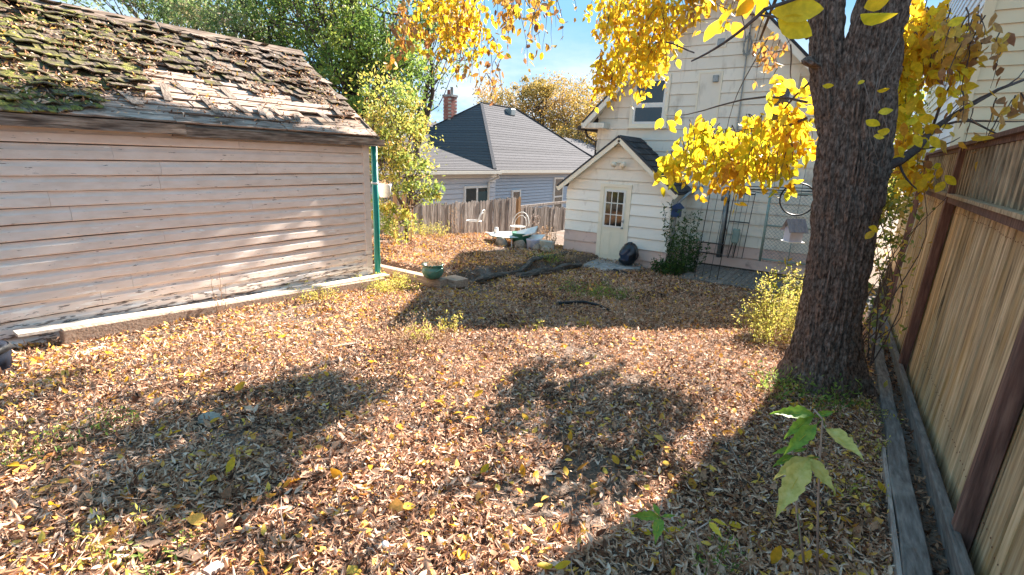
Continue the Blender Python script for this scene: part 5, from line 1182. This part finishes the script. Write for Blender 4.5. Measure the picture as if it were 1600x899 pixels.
# ---------------------------------------------------------------- the big elm
elm = thing('elm_tree', 'big dark ridged elm trunk forking near the top right', 'tree', (0.0, 5.72, -.5))
def bark_tube(name, path, rads, nu, nv, flare=0., seed=0, amp=.046):
    path = np.array(path, float); rads = np.array(rads, float); tt = np.linspace(0, 1, len(path)); t = np.linspace(0, 1, nv)
    # smooth interpolation
    def sm(c): 
        k = np.interp(t, tt, c); w = max(3, nv//len(path)//2*2+1); pad = np.pad(k, w//2, mode='edge'); return np.convolve(pad, np.ones(w)/w, 'valid')[:nv]
    C_ = np.stack([sm(path[:, i]) for i in range(3)], 1); R_ = sm(rads)
    th = np.linspace(0, 2*np.pi, nu, endpoint=False)
    T, TH = np.meshgrid(t, th, indexing='ij'); Rr = R_[:, None]; z = C_[:, 2][:, None]+0*TH
    cx_, sy_ = np.cos(TH), np.sin(TH)
    wr = .5*(fbm(cx_*2+seed, sy_*2, z*1.3, 3)-.5)                      # ridges wander sideways
    a = TH+wr*.9
    ca, sa = np.cos(a), np.sin(a); f0 = 3.1*Rr/.28
    n1 = vn(ca*f0*3.1+seed, sa*f0*3.1+7, z*2.3+.6*wr); n2 = vn(ca*f0*6.6+seed, sa*f0*6.6, z*5.5+9); n3 = vn(ca*f0*14, sa*f0*14+seed, z*22)
    ridge = 1-np.abs(2*n1-1); ridge2 = 1-np.abs(2*n2-1)
    disp = amp*(-(ridge**1.6)*.85-(ridge2**1.5)*.55+n3*.30)
    lump = .10*Rr*(vn(cx_*1.3+seed, sy_*1.3, z*1.1)-.5)
    fl = flare*np.exp(-(z-C_[0, 2])/.28)*(1+.55*np.sin(TH*4+1.3)+.35*np.sin(TH*7+seed))
    RR = Rr+disp+lump+fl
    V = np.stack([C_[:, 0][:, None]+RR*cx_, C_[:, 1][:, None]+RR*sy_, z], -1).reshape(-1, 3)
    i = np.arange(nv-1)[:, None]; j = np.arange(nu)[None]; Fq = np.stack([i*nu+j, i*nu+(j+1) % nu, (i+1)*nu+(j+1) % nu, (i+1)*nu+j], -1).reshape(-1, 4)
    return link(name, npmesh(name, V, Fq, off=WL[elm]), M['bark'], elm)
yT = 5.72
bark_tube('trunk', [(0.0, yT, -.70), (-.01, yT, -.35), (-.055, yT, .1), (-.065, yT, .6), (-.085, yT, 1.2), (-.12, yT, 1.7), (-.155, yT, 2.2), (-.15, yT, 2.7), (-.12, yT+.02, 3.2), (-.02, yT+.05, 4.0), (.15, yT+.1, 5.2)],
          [.36, .335, .285, .275, .285, .30, .29, .235, .205, .18, .14], 300, 560, flare=.17, seed=1)
bark_tube('stem', [(-.26, yT, 1.75), (-.335, yT, 2.1), (-.42, yT, 2.5), (-.50, yT, 2.8), (-.56, yT, 3.2), (-.72, yT, 4.2), (-1.0, yT, 5.4)], [.10, .165, .175, .155, .145, .13, .10], 170, 380, seed=5, amp=.036)
# knot and burl on the left
kb = ony(1262, 97, yT-.1)
bark_tube('burl', [kb+[.10, 0, -.07], kb+[.05, -.05, -.04], kb+[.0, -.05, .0], kb+[.0, -.02, .05]], [.03, .075, .07, .02], 40, 24, seed=3, amp=.02)
# low limb on the right
mb = MB(); lp = [ony(1378, 262, 5.75), ony(1405, 252, 5.9), ony(1432, 233, 6.1), ony(1455, 205, 6.3), ony(1490, 180, 6.6), ony(1560, 140, 7.0), ony(1640, 110, 7.4)]
mb.tube(lp, [.055, .042, .038, .032, .022, .016, .01], 8)
for (a, b, da, db) in (((1455, 205), (1610, 190), 6.3, 6.6), ((1490, 180), (1600, 110), 6.5, 6.7), ((1432, 233), (1500, 215), 6.1, 6.4), ((1455, 205), (1540, 60), 6.4, 7.0), ((1405, 252), (1440, 300), 5.9, 5.9), ((1490, 180), (1590, 220), 6.5, 6.3)):
    limb(mb, ony(*a, da), ony(*b, db), .014, .004, .10, 6, 5)
mb.build('low_limb', M['branch_bark'], elm, smooth=True)
# high boughs, arching over the yard (above the picture) and drooping into it
bo = MB()
top = np.array([-1.0, yT, 5.4]); top2 = np.array([.15, yT+.1, 5.2])
bough = {}
def bgh(key, pts, r0, r1): bo.tube([np.array(p, float) for p in pts], list(np.linspace(r0, r1, len(pts))), 7); bough[key] = pts
bgh('A', [top, (-2.2, 6.0, 6.2), (-3.6, 6.6, 6.2), (-4.8, 7.0, 5.5), (-5.4, 7.2, 4.6)], .09, .02)
bgh('B', [top, (-1.7, 6.6, 6.2), (-2.4, 7.4, 6.0), (-2.8, 7.9, 5.2), (-3.0, 8.1, 4.6)], .08, .02)
bgh('C', [(-.72, yT, 4.2), (-.9, 6.2, 4.3), (-1.1, 6.8, 3.7), (-1.3, 7.0, 3.1)], .05, .012)
bgh('D', [top2, (1.0, 6.4, 5.0), (1.9, 6.9, 4.3), (2.4, 7.2, 3.5)], .08, .02)
bgh('E', [top, (-1.2, 4.8, 6.2), (-1.2, 3.4, 5.6), (-1.1, 2.4, 4.6)], .07, .015)
bgh('F', [top2, (.6, 7.5, 6.2), (.4, 9.5, 6.8), (-.4, 11.5, 6.6)], .09, .02)
bgh('G', [(-2.4, 7.4, 6.0), (-2.8, 9.0, 6.6), (-3.2, 10.8, 6.6), (-3.4, 12, 6.2)], .06, .02)
bgh('H', [(-2.2, 6.0, 6.2), (-4.0, 8.2, 7.0), (-5.6, 10.2, 7.0), (-6.0, 12, 6.6)], .06, .02)
bo.build('boughs', M['branch_bark'], elm, smooth=True)

elm_tw = MB(); elm_lv = {'yellow_leaf': Leaves(), 'lime_leaf': Leaves(), 'brown_leaf': Leaves()}
cand = []     # leaves near the camera become single parts
def add_leaves(mat, P, d, nr, Ln, r, cl, cx):
    Wd = Ln*rng.uniform(.48, .66, len(P)); elm_lv[mat].add(P, d, nr, Ln, Wd, r, cx=cx, cl=cl, ts=(0, .25, .6, 1), ws=(.1, .95, .8, 0))
    px, py, dp = proj(P)
    sc = Ln/np.maximum(dp, .1)
def spray(mat, p0, length, nleaf, Ln, droop=1.0, spread=.13, dirn=None, rb=(0., 1.), keep_px=None):
    """a drooping twig from p0 with alternate leaves hanging off it"""
    p0 = np.array(p0, float); a = random.uniform(0, 6.28)
    h = np.array([math.cos(a), math.sin(a), 0]) if dirn is None else np.array(dirn, float); pts = []
    for k in range(7):
        t = k/6; pts.append(p0+h*length*.35*t*(1-.4*t)*(2-droop)+np.array([0, 0, -length*droop*(t**1.25)]) + rvec(1)[0]*.012*length)
    elm_tw.tube(pts, list(np.linspace(.006, .0015, 7)), 4, cap=False)
    ts_ = rng.random(nleaf)**.8*6; i0 = np.minimum(ts_.astype(int), 5); fr = (ts_-i0)[:, None]; A_ = np.array(pts)
    P = A_[i0]*(1-fr)+A_[i0+1]*fr + rng.normal(size=(nleaf, 3))*spread*.3
    d_ = rng.normal(size=(nleaf, 3))*.55+np.array([0, 0, -.9]); nr = rng.normal(size=(nleaf, 3))
    add_leaves(mat, P, d_, nr, rng.uniform(.7, 1.2, nleaf)*Ln, rb[0]+(rb[1]-rb[0])*rng.random(nleaf), rng.normal(0, .5, nleaf), rng.uniform(.1, .7, nleaf))
def cloud(mat, px, py, d, rx, ry, n, Ln, length=.5, nl=14, dz=.5, rb=(0, 1), droop=1.0):
    """n sprays whose tops fill an ellipse around a point d metres away; size given as an angular extent"""
    for k in range(n):
        mm_ = 'brown_leaf' if mat == 'yellow_leaf' and random.random() < .09 else mat; a = random.uniform(0, 6.28); q = random.random()**.5
        dd = d+random.uniform(-dz, dz); spray(mm_, atd(px+rx*q*math.cos(a), py+ry*q*math.sin(a), dd), length*random.uniform(.5, 1.3), nl, Ln, droop=droop*random.uniform(.45, 1.05), rb=rb)
# A: orange-yellow sprays hanging over the left part of the sky
cloud('yellow_leaf', 700, -10, 7.6, 60, 45, 52, .088, .62, 14, .7, rb=(.0, .9))
cloud('yellow_leaf', 725, 50, 7.6, 50, 35, 20, .088, .50, 10, .6, rb=(.0, .9))
cloud('brown_leaf', 640, 20, 7.6, 35, 45, 20, .10, .5, 8, .6)
cloud('brown_leaf', 815, -20, 7.4, 60, 30, 26, .10, .75, 9, .6)
cloud('brown_leaf', 750, 90, 7.4, 50, 30, 12, .10, .60, 6, .6)
cloud('brown_leaf', 870, -30, 7.2, 30, 20, 5, .10, .9, 5, .4)
# B: dense yellow mass hanging over the house gable
cloud('yellow_leaf', 985, -5, 7.8, 48, 55, 58, .086, .60, 17, .6, rb=(.15, 1))
cloud('yellow_leaf', 1000, 72, 7.7, 45, 36, 48, .086, .50, 17, .6, rb=(.2, 1))
cloud('yellow_leaf', 950, 100, 7.7, 20, 25, 16, .10, .45, 10, .5, rb=(.0, .8))
cloud('yellow_leaf', 1050, 5, 7.4, 40, 30, 26, .11, .50, 14, .5, rb=(.1, 1))
cloud('yellow_leaf', 1125, -30, 7.0, 60, 22, 14, .11, .40, 9, .5, rb=(.0, .8))
cloud('brown_leaf', 1215, 60, 7.2, 40, 50, 10, .10, .40, 6, .5)
# C: lime yellow mass left of the trunk
cloud('lime_leaf', 1120, 218, 6.9, 62, 28, 44, .12, .42, 10, .9, rb=(0, 1))
cloud('lime_leaf', 1190, 212, 6.8, 60, 36, 48, .115, .42, 10, .9, rb=(0, 1))
cloud('yellow_leaf', 1228, 185, 6.7, 40, 30, 22, .12, .42, 11, .9, rb=(.2, 1))
cloud('lime_leaf', 1085, 195, 6.9, 26, 14, 10, .15, .40, 7, .3, rb=(0, 1))
cloud('yellow_leaf', 1150, 250, 6.8, 90, 22, 28, .115, .40, 9, .8, rb=(.1, .9))
cloud('lime_leaf', 1055, 248, 6.8, 22, 14, 10, .15, .28, 6, .3)
# D: right of the trunk, thinning and browner to the right
cloud('yellow_leaf', 1435, 15, 6.6, 50, 40, 40, .105, .45, 12, .7, rb=(.15, 1))
cloud('lime_leaf', 1415, 120, 6.7, 28, 55, 36, .11, .40, 11, .6, rb=(.1, 1))
cloud('yellow_leaf', 1480, 75, 6.5, 45, 45, 20, .11, .45, 10, .6, rb=(0, .9))
cloud('brown_leaf', 1530, 30, 6.2, 60, 40, 18, .11, .45, 8, .5)
cloud('brown_leaf', 1545, 165, 6.2, 60, 50, 10, .11, .45, 6, .5)
cloud('yellow_leaf', 1415, 200, 8.6, 28, 45, 22, .12, .35, 9, .5, rb=(0, 1))
cloud('yellow_leaf', 1428, 262, 8.6, 26, 26, 18, .12, .25, 9, .4, rb=(.1, .9))
# crown over the yard, above the frame, shading the ground
def crown(c, rad, n, nl=14, mat='yellow_leaf', Ln=.13):
    c = np.array(c, float); rad = np.array(rad, float); v = rvec(n)*(rng.random((n, 1))**.45); 
    for q in c+v*rad: spray(mat, q, .55, nl, Ln)
def shade(px, py, z, r, n, nl=14):
    """leaf clump standing where the sun must pass to throw the patch seen at a ground point"""
    g = gpt(px, py); c = g+SUN_TO*((z-g[2])/SUN_TO[2]); crown(c, (r, r*1.3, r*.8), n, nl)
for (px, py, z, r, n) in [(60, 840, 5.2, .34, 12), (170, 790, 5.4, .30, 10), (30, 800, 5.2, .25, 7), (260, 740, 5.3, .22, 6), (210, 850, 5.0, .22, 6), (1010, 700, 5.5, .20, 4), (1130, 760, 5.3, .34, 10), (1050, 650, 5.6, .22, 5)]:
    shade(px, py, z, r, n)
# unseen leaf clumps added to block the sun, leaving streaks on the garage wall
for (off_, r, n) in [(-.05, .14, 14), (-.30, .18, 18), (-.62, .18, 18), (-.92, .12, 12), (-1.27, .06, 4), (.42, .20, 18), (.75, .22, 18), (1.1, .22, 14), (1.5, .25, 14), (-2.75, .12, 8), (-1.95, .03, 2), (-1.62, .03, 2)]:
    c = np.array([GXW+.08, 3.2, 3.2*.643+off_])+SUN_TO*random.uniform(10.5, 12.5); v = rvec(n)*(rng.random((n, 1))**.4)
    for q in c+v*np.array([max(r, .10), r*2.2, r*.8])+[0, 0, .12]: spray('yellow_leaf', q, .24, 12, .12)
for mname, lv in elm_lv.items():
    setp(lv.build('foliage', M[mname], elm), kind='stuff')
# visible branches
for a, b, da, db, r0 in (((1262, 60), (1110, 0), 5.8, 6.8, .02), ((1260, 185), (1130, 215), 6.0, 6.8, .016), ((1262, 160), (1040, 180), 6.0, 6.9, .014), ((960, -20), (1000, 60), 7.8, 7.8, .012), ((1264, 130), (1180, 260), 6.0, 6.8, .012),
                         ((1190, -20), (1235, 70), 6.9, 6.6, .012), ((1235, 70), (1240, 130), 6.6, 6.6, .010), ((1215, -10), (1232, 55), 6.6, 6.6, .018), ((1165, -5), (1165, 60), 6.8, 6.8, .009), ((1200, 60), (1130, 230), 6.8, 6.8, .007), ((985, -20), (975, 110), 7.8, 7.7, .008), ((740, -20), (735, 130), 7.5, 7.5, .008)):
    limb(elm_tw, ony(*a, da), ony(*b, db), r0, .003, .08, 8, 5)
limb(elm_tw, atd(1195, 15, 1.9), atd(1080, 96, 2.0), .006, .0025, .06, 8, 6)
limb(elm_tw, atd(1195, 15, 1.9), atd(1380, -60, 2.2), .006, .006, .03, 6, 6)
limb(elm_tw, atd(1040, 66, 3.4), atd(1085, 83, 3.4), .005, .004, .03, 6, 5)
# pale vine on the trunk
vt = MB()
for pts in ([(1372, 120), (1360, 190), (1370, 230), (1352, 250), (1375, 262)], [(1405, 60), (1380, 110), (1368, 150), (1390, 210), (1378, 255)], [(1350, 130), (1362, 170), (1358, 215), (1372, 250)]):
    vt.tube([ony(a, b, yT-.34-.02*math.sin(i)) for i, (a, b) in enumerate(pts)], .0035, 5)
pm('vine_stem', [(.13, .095, .075), (.22, .17, .14)], noise=30, rough=.9, bump=.2, vary=.1)
vt.build('dead_vine', M['vine_stem'], elm, smooth=True)
elm_tw.build('twigs', M['branch_bark'], elm)
# single large leaves (parts)
pm('canopy_leaf', [(.60, .30, .03), (.80, .50, .02), (.84, .62, .03), (.74, .62, .04), (.82, .55, .03)], noise=30, detail=3, rough=.5, bump=.3, vary=0, attr='obj', trans=.5, spec=.3)
canopy_meshes = []
for me_ in leaf_meshes:
    c_ = me_.copy(); c_.materials.clear(); c_.materials.append(M['canopy_leaf']); canopy_meshes.append(c_)
singles = [(1345, 22, 1.9, .115, -.2), (1350, 12, 1.95, .08, .5), (1205, 20, 1.95, .15, 0), (1180, 28, 1.95, .10, 1.2), (1216, 30, 1.95, .12, -.4), (1150, 25, 1.95, .10, 1.0), (1125, 40, 2.0, .07, 1.1), (1145, 35, 2.0, .06, -.9), (1100, 66, 2.0, .09, .8), (1165, 30, 1.98, .09, 1.5),
           (1353, 188, 4.9, .12, -.3), (1372, 176, 4.9, .10, .1), (1371, 205, 4.9, .12, -.1), (1365, 213, 4.9, .08, -.2), (1370, 142, 4.9, .09, .3), (1415, 190, 5.2, .12, 0), (1518, 215, 4.6, .15, 0), (1480, 40, 5, .11, .4), (1357, 355, 5.2, .12, -.3), (1352, 374, 5.2, .10, .8), (1285, 134, 5.3, .09, .1), (1340, 132, 5.3, .07, .6)]
for k in range(250):
    reg = random.choice([(1030, 1260, 170, 285, 6.3), (1390, 1480, 0, 290, 6.0), (1200, 1262, 120, 200, 6.3), (930, 1050, 0, 140, 7.2), (640, 860, 0, 90, 7.2)])
    singles.append((random.uniform(reg[0], reg[1]), random.uniform(reg[2], reg[3]), reg[4]+random.uniform(-.2, .3), random.uniform(.11, .15) if reg[4] < 7 else .11, random.uniform(-1.2, 1.2)))
for k, (px, py, dd, ln, tl_) in enumerate(singles):
    p = atd(px, py, dd); o = link('leaf', canopy_meshes[k % 6], None, elm, p); o.scale = (ln, ln*1.15, ln)
    rt = ROT.T @ np.array([1., 0, 0]); up_ = np.array([0, 0, 1.]); dirv = rt*math.cos(tl_-.9)+up_*math.sin(tl_-.9) if k >= 22 else rt*math.cos(tl_)+up_*math.sin(tl_)
    nv_ = -ray(px, py)+rvec(1)[0]*.7; xv = dirv/np.linalg.norm(dirv); zv = nv_-xv*np.dot(nv_, xv); zv /= np.linalg.norm(zv); yv = np.cross(zv, xv)
    o.rotation_euler = Matrix([[xv[i], yv[i], zv[i]] for i in range(3)]).to_euler()

# ================================================================ PLANTS
def weed(name, label, cat, c, h, w, stems, nleaf, lsize, leafm, stemm='dry_weed', group=None, lean=.25, seedr=.5):
    c = np.array(c, float); t = thing(name, label, cat, tuple(c), group); st = MB(); lv = Leaves()
    for k in range(stems):
        a = random.uniform(0, 6.28); r = random.random()**.6*w*.45; b = c+[r*math.cos(a), r*math.sin(a), -.02]; hh = h*random.uniform(.45, 1.05)
        a2 = a+random.uniform(-.8, .8); tip = b+[lean*hh*math.cos(a2)*random.random(), lean*hh*math.sin(a2)*random.random(), hh]
        pts = [b*(1-q)+tip*q+np.array([math.cos(a2), math.sin(a2), 0])*.08*h*math.sin(q*2.2)*.5 for q in np.linspace(0, 1, 6)]
        (st if stems > 14 else MB()).tube(pts, list(np.linspace(.004, .0015, 6)), 4, cap=False) if stems > 14 else MB().tube(pts, list(np.linspace(.004, .0015, 6)), 4, cap=False).build('stem', M[stemm], t)
        m = max(2, nleaf//stems); q = .08+.92*rng.random(m)**.8; A_ = np.array(pts); i0 = np.minimum((q*5).astype(int), 4); fr = (q*5-i0)[:, None]
        P = A_[i0]*(1-fr)+A_[i0+1]*fr+rng.normal(size=(m, 3))*w*.045; d_ = rvec(m)+[0, 0, .35]
        lv.add(P, d_, rvec(m), rng.uniform(.5, 1.3, m)*lsize, rng.uniform(.2, .42, m)*lsize, rng.random(m)*.8+.2*random.random(), cx=.4, cl=.7, **SIMPLE)
    if stems > 14: setp(st.build('stems', M[stemm], t), kind='stuff')
    setp(lv.build('leaves', M[leafm], t), kind='stuff'); return t
def gg(px, py): p = gpt(px, py); p[2] = gz(p[0], p[1]); return p
c = gg(1218, 528); weed('goldenrod', 'tall yellow green weed clump left of the big trunk', 'weed', c, 1.05, .75, 46, 3600, .045, 'weed_leaf')
c = gg(1195, 535); weed('goldenrod', 'lower yellow weed clump spilling left of the tall one', 'weed', c, .55, .7, 30, 1700, .04, 'weed_leaf')
c = np.array([-.75, 10.2, gz(-.75, 10.2)]); weed('hosta', 'pale leaved plant behind the yellow weeds by the deck', 'plant', c, .85, .9, 16, 160, .16, 'lime_leaf')
c = gg(640, 538); weed('dry_weed', 'dry reddish weed clump in the middle of the yard', 'weed', c, .32, .9, 40, 900, .035, 'dry_weed')
c = gg(700, 522); weed('dry_weed', 'greenish upright weed at the house shadow corner', 'weed', c, .30, .30, 14, 260, .035, 'weed_leaf')
c = gg(655, 535); weed('yellow_weed', 'small yellow weed left in the middle dry clump', 'weed', c, .28, .3, 16, 260, .04, 'weed_leaf')
c = gg(840, 516); weed('seedling_weed', 'tiny green weed at the shadow edge left one', 'weed', c, .14, .12, 6, 60, .04, 'weed_leaf')
c = gg(912, 512); weed('seedling_weed', 'tiny green weed at the shadow edge right one', 'weed', c, .16, .12, 6, 60, .04, 'weed_leaf')
c = gg(348, 492); weed('stalk_weed', 'single dry stalk weed against the garage wall', 'weed', c, .62, .12, 4, 70, .035, 'dry_weed')
c = gg(487, 452); weed('stalk_weed', 'tall dry stalk weed near the garage corner', 'weed', c, .75, .3, 7, 160, .04, 'dry_weed')
c = gg(490, 468); weed('yellow_weed', 'yellow green low weeds at the far plank end', 'weed', c, .22, .8, 30, 600, .04, 'weed_leaf')
c = gg(605, 455); weed('yellow_weed', 'bright yellow green weed mat before the edging timber', 'weed', c, .28, 1.0, 60, 1700, .045, 'weed_leaf')
c = gg(575, 432); weed('yellow_weed', 'green weed sprig growing around the teal pipe', 'weed', c, .42, .3, 14, 260, .04, 'weed_leaf')
c = gg(655, 365); weed('yellow_weed', 'yellow green weeds along the left fence foot', 'weed', (-9.3, 9.9, gz(-9.3, 9.9)), .42, .9, 30, 800, .05, 'weed_leaf')
weed('yellow_weed', 'leafy weed under the tall yellow green shrub', 'weed', (-9.2, 8.7, gz(-9.2, 8.7)), .6, .8, 30, 900, .06, 'weed_leaf')
weed('rust_stalk', 'reddish seed stalk standing before the picket fence', 'weed', (-9.3, 11.0, gz(-9.3, 11.0)), .95, .25, 4, 260, .04, 'dry_weed')
c = onx(852, 385, -8.0); weed('rust_plant', 'pinkish dry plant right of the junk pile', 'weed', (c[0], c[1], gz(c[0], c[1])), .6, .35, 10, 200, .07, 'dry_weed')
weed('rust_plant', 'brown dry plant at the left corner of the entry', 'weed', (-7.15, 12.6, -1.0), .9, .3, 10, 260, .07, 'dry_weed')
for k, (px_, py_, s_, lb) in enumerate([(770, 400, .5, 'dead greyish clump at the left of the bed stones'), (850, 408, .5, 'dark green clump in the shade of the bed'), (905, 462, .6, 'olive green weed patch in the shaded yard'), (960, 465, .45, 'smaller green weed patch right in the shaded yard'), (880, 405, .4, 'grey leaved plant near the log end')]):
    c = gg(px_, py_); weed('ground_weed', lb, 'weed', c, .22, s_*2.0, 30, 500, .05, 'green_leaf' if k in (1, 2, 3) else 'dry_weed')
for (px_, py_, lb, m_) in [(20, 700, 'small green weed near the left edge of the yard', 'weed_leaf'), (75, 715, 'green sprig on the shaded leaves at left', 'green_leaf'), (165, 860, 'grassy weeds at the bottom left corner', 'weed_leaf'), (235, 880, 'green grassy tuft right of the corner weeds', 'green_leaf'), (160, 672, 'tiny plant in front of the garage shade band', 'green_leaf'),
                           (1345, 700, 'yellow green weeds in the sunlit strip by curb', 'weed_leaf'), (1330, 770, 'yellow sprigs lower in the sunlit strip', 'weed_leaf'), (1362, 650, 'pale flowering sprig by the dark curb', 'weed_leaf'), (1100, 880, 'low weeds under the small seedling at the bottom', 'green_leaf')]:
    c = gg(px_, py_); weed('low_weed', lb, 'weed', c, .13, .38, 18, 160, .035, m_)
c = gg(1240, 612); weed('ivy', 'small green ivy growing at the foot of the trunk', 'plant', (-.15, 5.15, gz(-.15, 5.15)), .22, 1.0, 40, 900, .05, 'green_leaf')
# vine on the trellis and green tangle at the entry corner
for (x_, y_, h_, w_, n_, lb) in ((-3.35, 12.3, 1.75, .42, 1100, 'dark leafy vine climbing the arched trellis'), (-3.6, 12.35, .45, .8, 900, 'low dark green plants beside the entry corner'), (-3.3, 12.9, 1.2, .6, 700, 'leafy stems behind the trellis by the entry wall')):
    weed('vine', lb, 'vine', (x_, y_, -1.03), h_, w_, 22, n_, .10, 'vine_leaf', 'dark_metal')

# hanging bush behind: bare suckers by the fence (thin twigs)
sk = thing('bare_suckers', 'bare thin suckers curling beside the far fence panel', 'shrub', (.45, 7.6, -.6)); mb = MB()
for k in range(16):
    a = np.array([.35+random.uniform(-.15, .15), 7.4+random.uniform(-.6, 1.2), -.62]); limb(mb, a, a+[random.uniform(-.3, .4), random.uniform(-.5, .5), random.uniform(.7, 2.1)], .008, .003, .14, 8, 5)
setp(mb.build('stems', M['branch_bark'], sk), kind='stuff'); lv = Leaves(); n = 420
P = np.column_stack([rng.normal(.40, .16, n), rng.normal(7.8, .6, n), rng.uniform(-.5, 1.4, n)]); lv.add(P, rvec(n), rvec(n), rng.uniform(.06, .11, n), .04, rng.random(n), cx=.4, cl=.4, **SIMPLE); setp(lv.build('leaves', M['bush_leaf'], sk), kind='stuff')

# foreground box elder seedlings
pm('seedling_green', [(.13, .24, .03), (.22, .36, .045), (.32, .44, .06)], noise=45, rough=.45, bump=.3, vary=.15, trans=.45)
pm('seedling_yellow', [(.50, .43, .10), (.66, .56, .15), (.74, .63, .24)], noise=45, rough=.5, bump=.3, vary=.1, trans=.4)
pm('leaf_yellow', [(.70, .50, .05), (.78, .58, .06)], noise=20, rough=.5, bump=.3, vary=.1, trans=.4)
def big_leaf_mesh(kind):
    # toothed leaflet outline, unit length along +x
    prof_ = [(0, .03), (.08, .20), (.2, .40), (.32, .50), (.40, .42), (.46, .52), (.56, .36), (.62, .40), (.74, .20), (.88, .09), (1, 0)]
    mb = MB(); vs = []
    for i, (t, w) in enumerate(prof_):
        w *= 1.0+.07*random.uniform(-1, 1); z_ = -.20*t*t+.03*math.sin(t*9)
        for v in (-1, -.5, 0, .5, 1): vs.append((t+(.04*abs(v) if i not in (0, len(prof_)-1) else 0), v*w*.31, z_+.12*abs(v)*w+.01*math.sin(i*2+v*4)))
    fs = [(i*5+j, i*5+j+1, (i+1)*5+j+1, (i+1)*5+j) for i in range(len(prof_)-1) for j in range(4)]
    mb.add(vs, fs); return mb.mesh('leaflet', smooth=True)
bl_m = [big_leaf_mesh(0) for _ in range(4)]
def seedling(label, stems, leaves, cat='seedling'):
    base = np.array(stems[0][0]); t = thing('seedling', label, cat, tuple(base))
    for pts, r in [(s_[0:-1] if False else s_, .005) for s_ in stems]: MB().tube(pts, list(np.linspace(.0055, .003, len(pts))), 6).build('stem', M['pale_twig'], t, smooth=True)
    for k, (a, b, dd, mt, face) in enumerate(leaves):
        p, q = atd(*a, dd), atd(*b, dd+face); d_ = q-p; ln = np.linalg.norm(d_); me = bl_m[k % 4].copy(); me.materials.clear(); me.materials.append(M[mt])
        o = link('leaflet', me, None, t, p); o.scale = (ln, ln, ln); xv = d_/ln; nv_ = -ray(*a)*.7+np.array([0, 0, .8])+rvec(1)[0]*.25; zv = nv_-xv*np.dot(nv_, xv); zv /= np.linalg.norm(zv); yv = np.cross(zv, xv)
        o.rotation_euler = Matrix([[xv[i], yv[i], zv[i]] for i in range(3)]).to_euler()
        allp = [np.array(v)*(1-f)+np.array(w)*f for st_ in stems for v, w in zip(st_[:-1], st_[1:]) for f in (0, .5, 1)]; near = min(allp, key=lambda v: np.linalg.norm(v-p))
        if np.linalg.norm(near-p) > .004: MB().tube([near, (near+p)/2+[0, 0, .004], p], [.0022, .0016, .0013], 4).build('petiole', M['seedling_green'], t)
        MB().tube([p, p+xv*ln*.3-zv*.006*ln*3-xv*0, p+xv*ln*.55-zv*ln*.055], [.0013, .0010, .0006], 4).build('midrib', M['leaf_yellow'], t)
Z1, Z2 = 'seedling_green', 'seedling_yellow'
dS = 2.35; g1 = gpt(1277, 925, 0)
seedling('tall green and yellow leaved seedling in the right foreground', [[g1, atd(1278, 800, 2.5), atd(1281, 715, dS), atd(1285, 655, dS-.02), atd(1272, 640, dS-.05)]],
    [((1272, 648), (1209, 640), dS, Z1, -.12), ((1272, 650), (1224, 680), dS, Z1, -.08), ((1272, 648), (1243, 668), dS, Z1, .06), ((1276, 664), (1228, 706), dS-.05, Z1, -.10), ((1273, 652), (1306, 640), dS, Z1, .04),
     ((1290, 670), (1349, 706), dS, Z2, -.15), ((1264, 716), (1209, 742), dS, Z2, -.1), ((1264, 718), (1214, 798), dS-.05, Z2, -.15), ((1264, 716), (1304, 764), dS, Z2, -.10), ((1262, 716), (1236, 745), dS, Z2, -.05)])
g2 = gpt(1262, 920, 0)
seedling('second thin seedling stem behind the tall foreground seedling', [[g2, atd(1245, 800, 2.45), atd(1241, 730, 2.42), atd(1239, 700, 2.40)]],
    [((1240, 702), (1208, 706), 2.40, Z1, -.05), ((1240, 706), (1262, 700), 2.40, Z1, 0), ((1240, 712), (1207, 726), 2.40, Z1, -.05), ((1238, 700), (1230, 690), 2.42, Z1, 0), ((1250, 850), (1238, 862), 2.45, 'rusty_tan', 0)])
g3 = gpt(1038, 880, 0)
seedling('small green leaved seedling near the bottom centre right', [[g3, atd(1034, 840, 2.45), atd(1030, 812, 2.42)]],
    [((1030, 808), (988, 804), 2.42, Z1, -.08), ((1030, 806), (1020, 783), 2.42, Z1, .05), ((1032, 810), (1024, 842), 2.40, Z1, -.12), ((1034, 808), (1056, 804), 2.42, Z1, 0)])
g4 = gpt(1118, 895, 0)
seedling('thin twig seedling with two yellow leaflets', [[g4, atd(1092, 845, 2.45), atd(1088, 828, 2.44), atd(1108, 816, 2.43)]],
    [((1108, 816), (1128, 838), 2.42, 'leaf_yellow', -.06), ((1112, 812), (1138, 820), 2.43, 'leaf_yellow', 0)])
print('objects', len(bpy.data.objects))
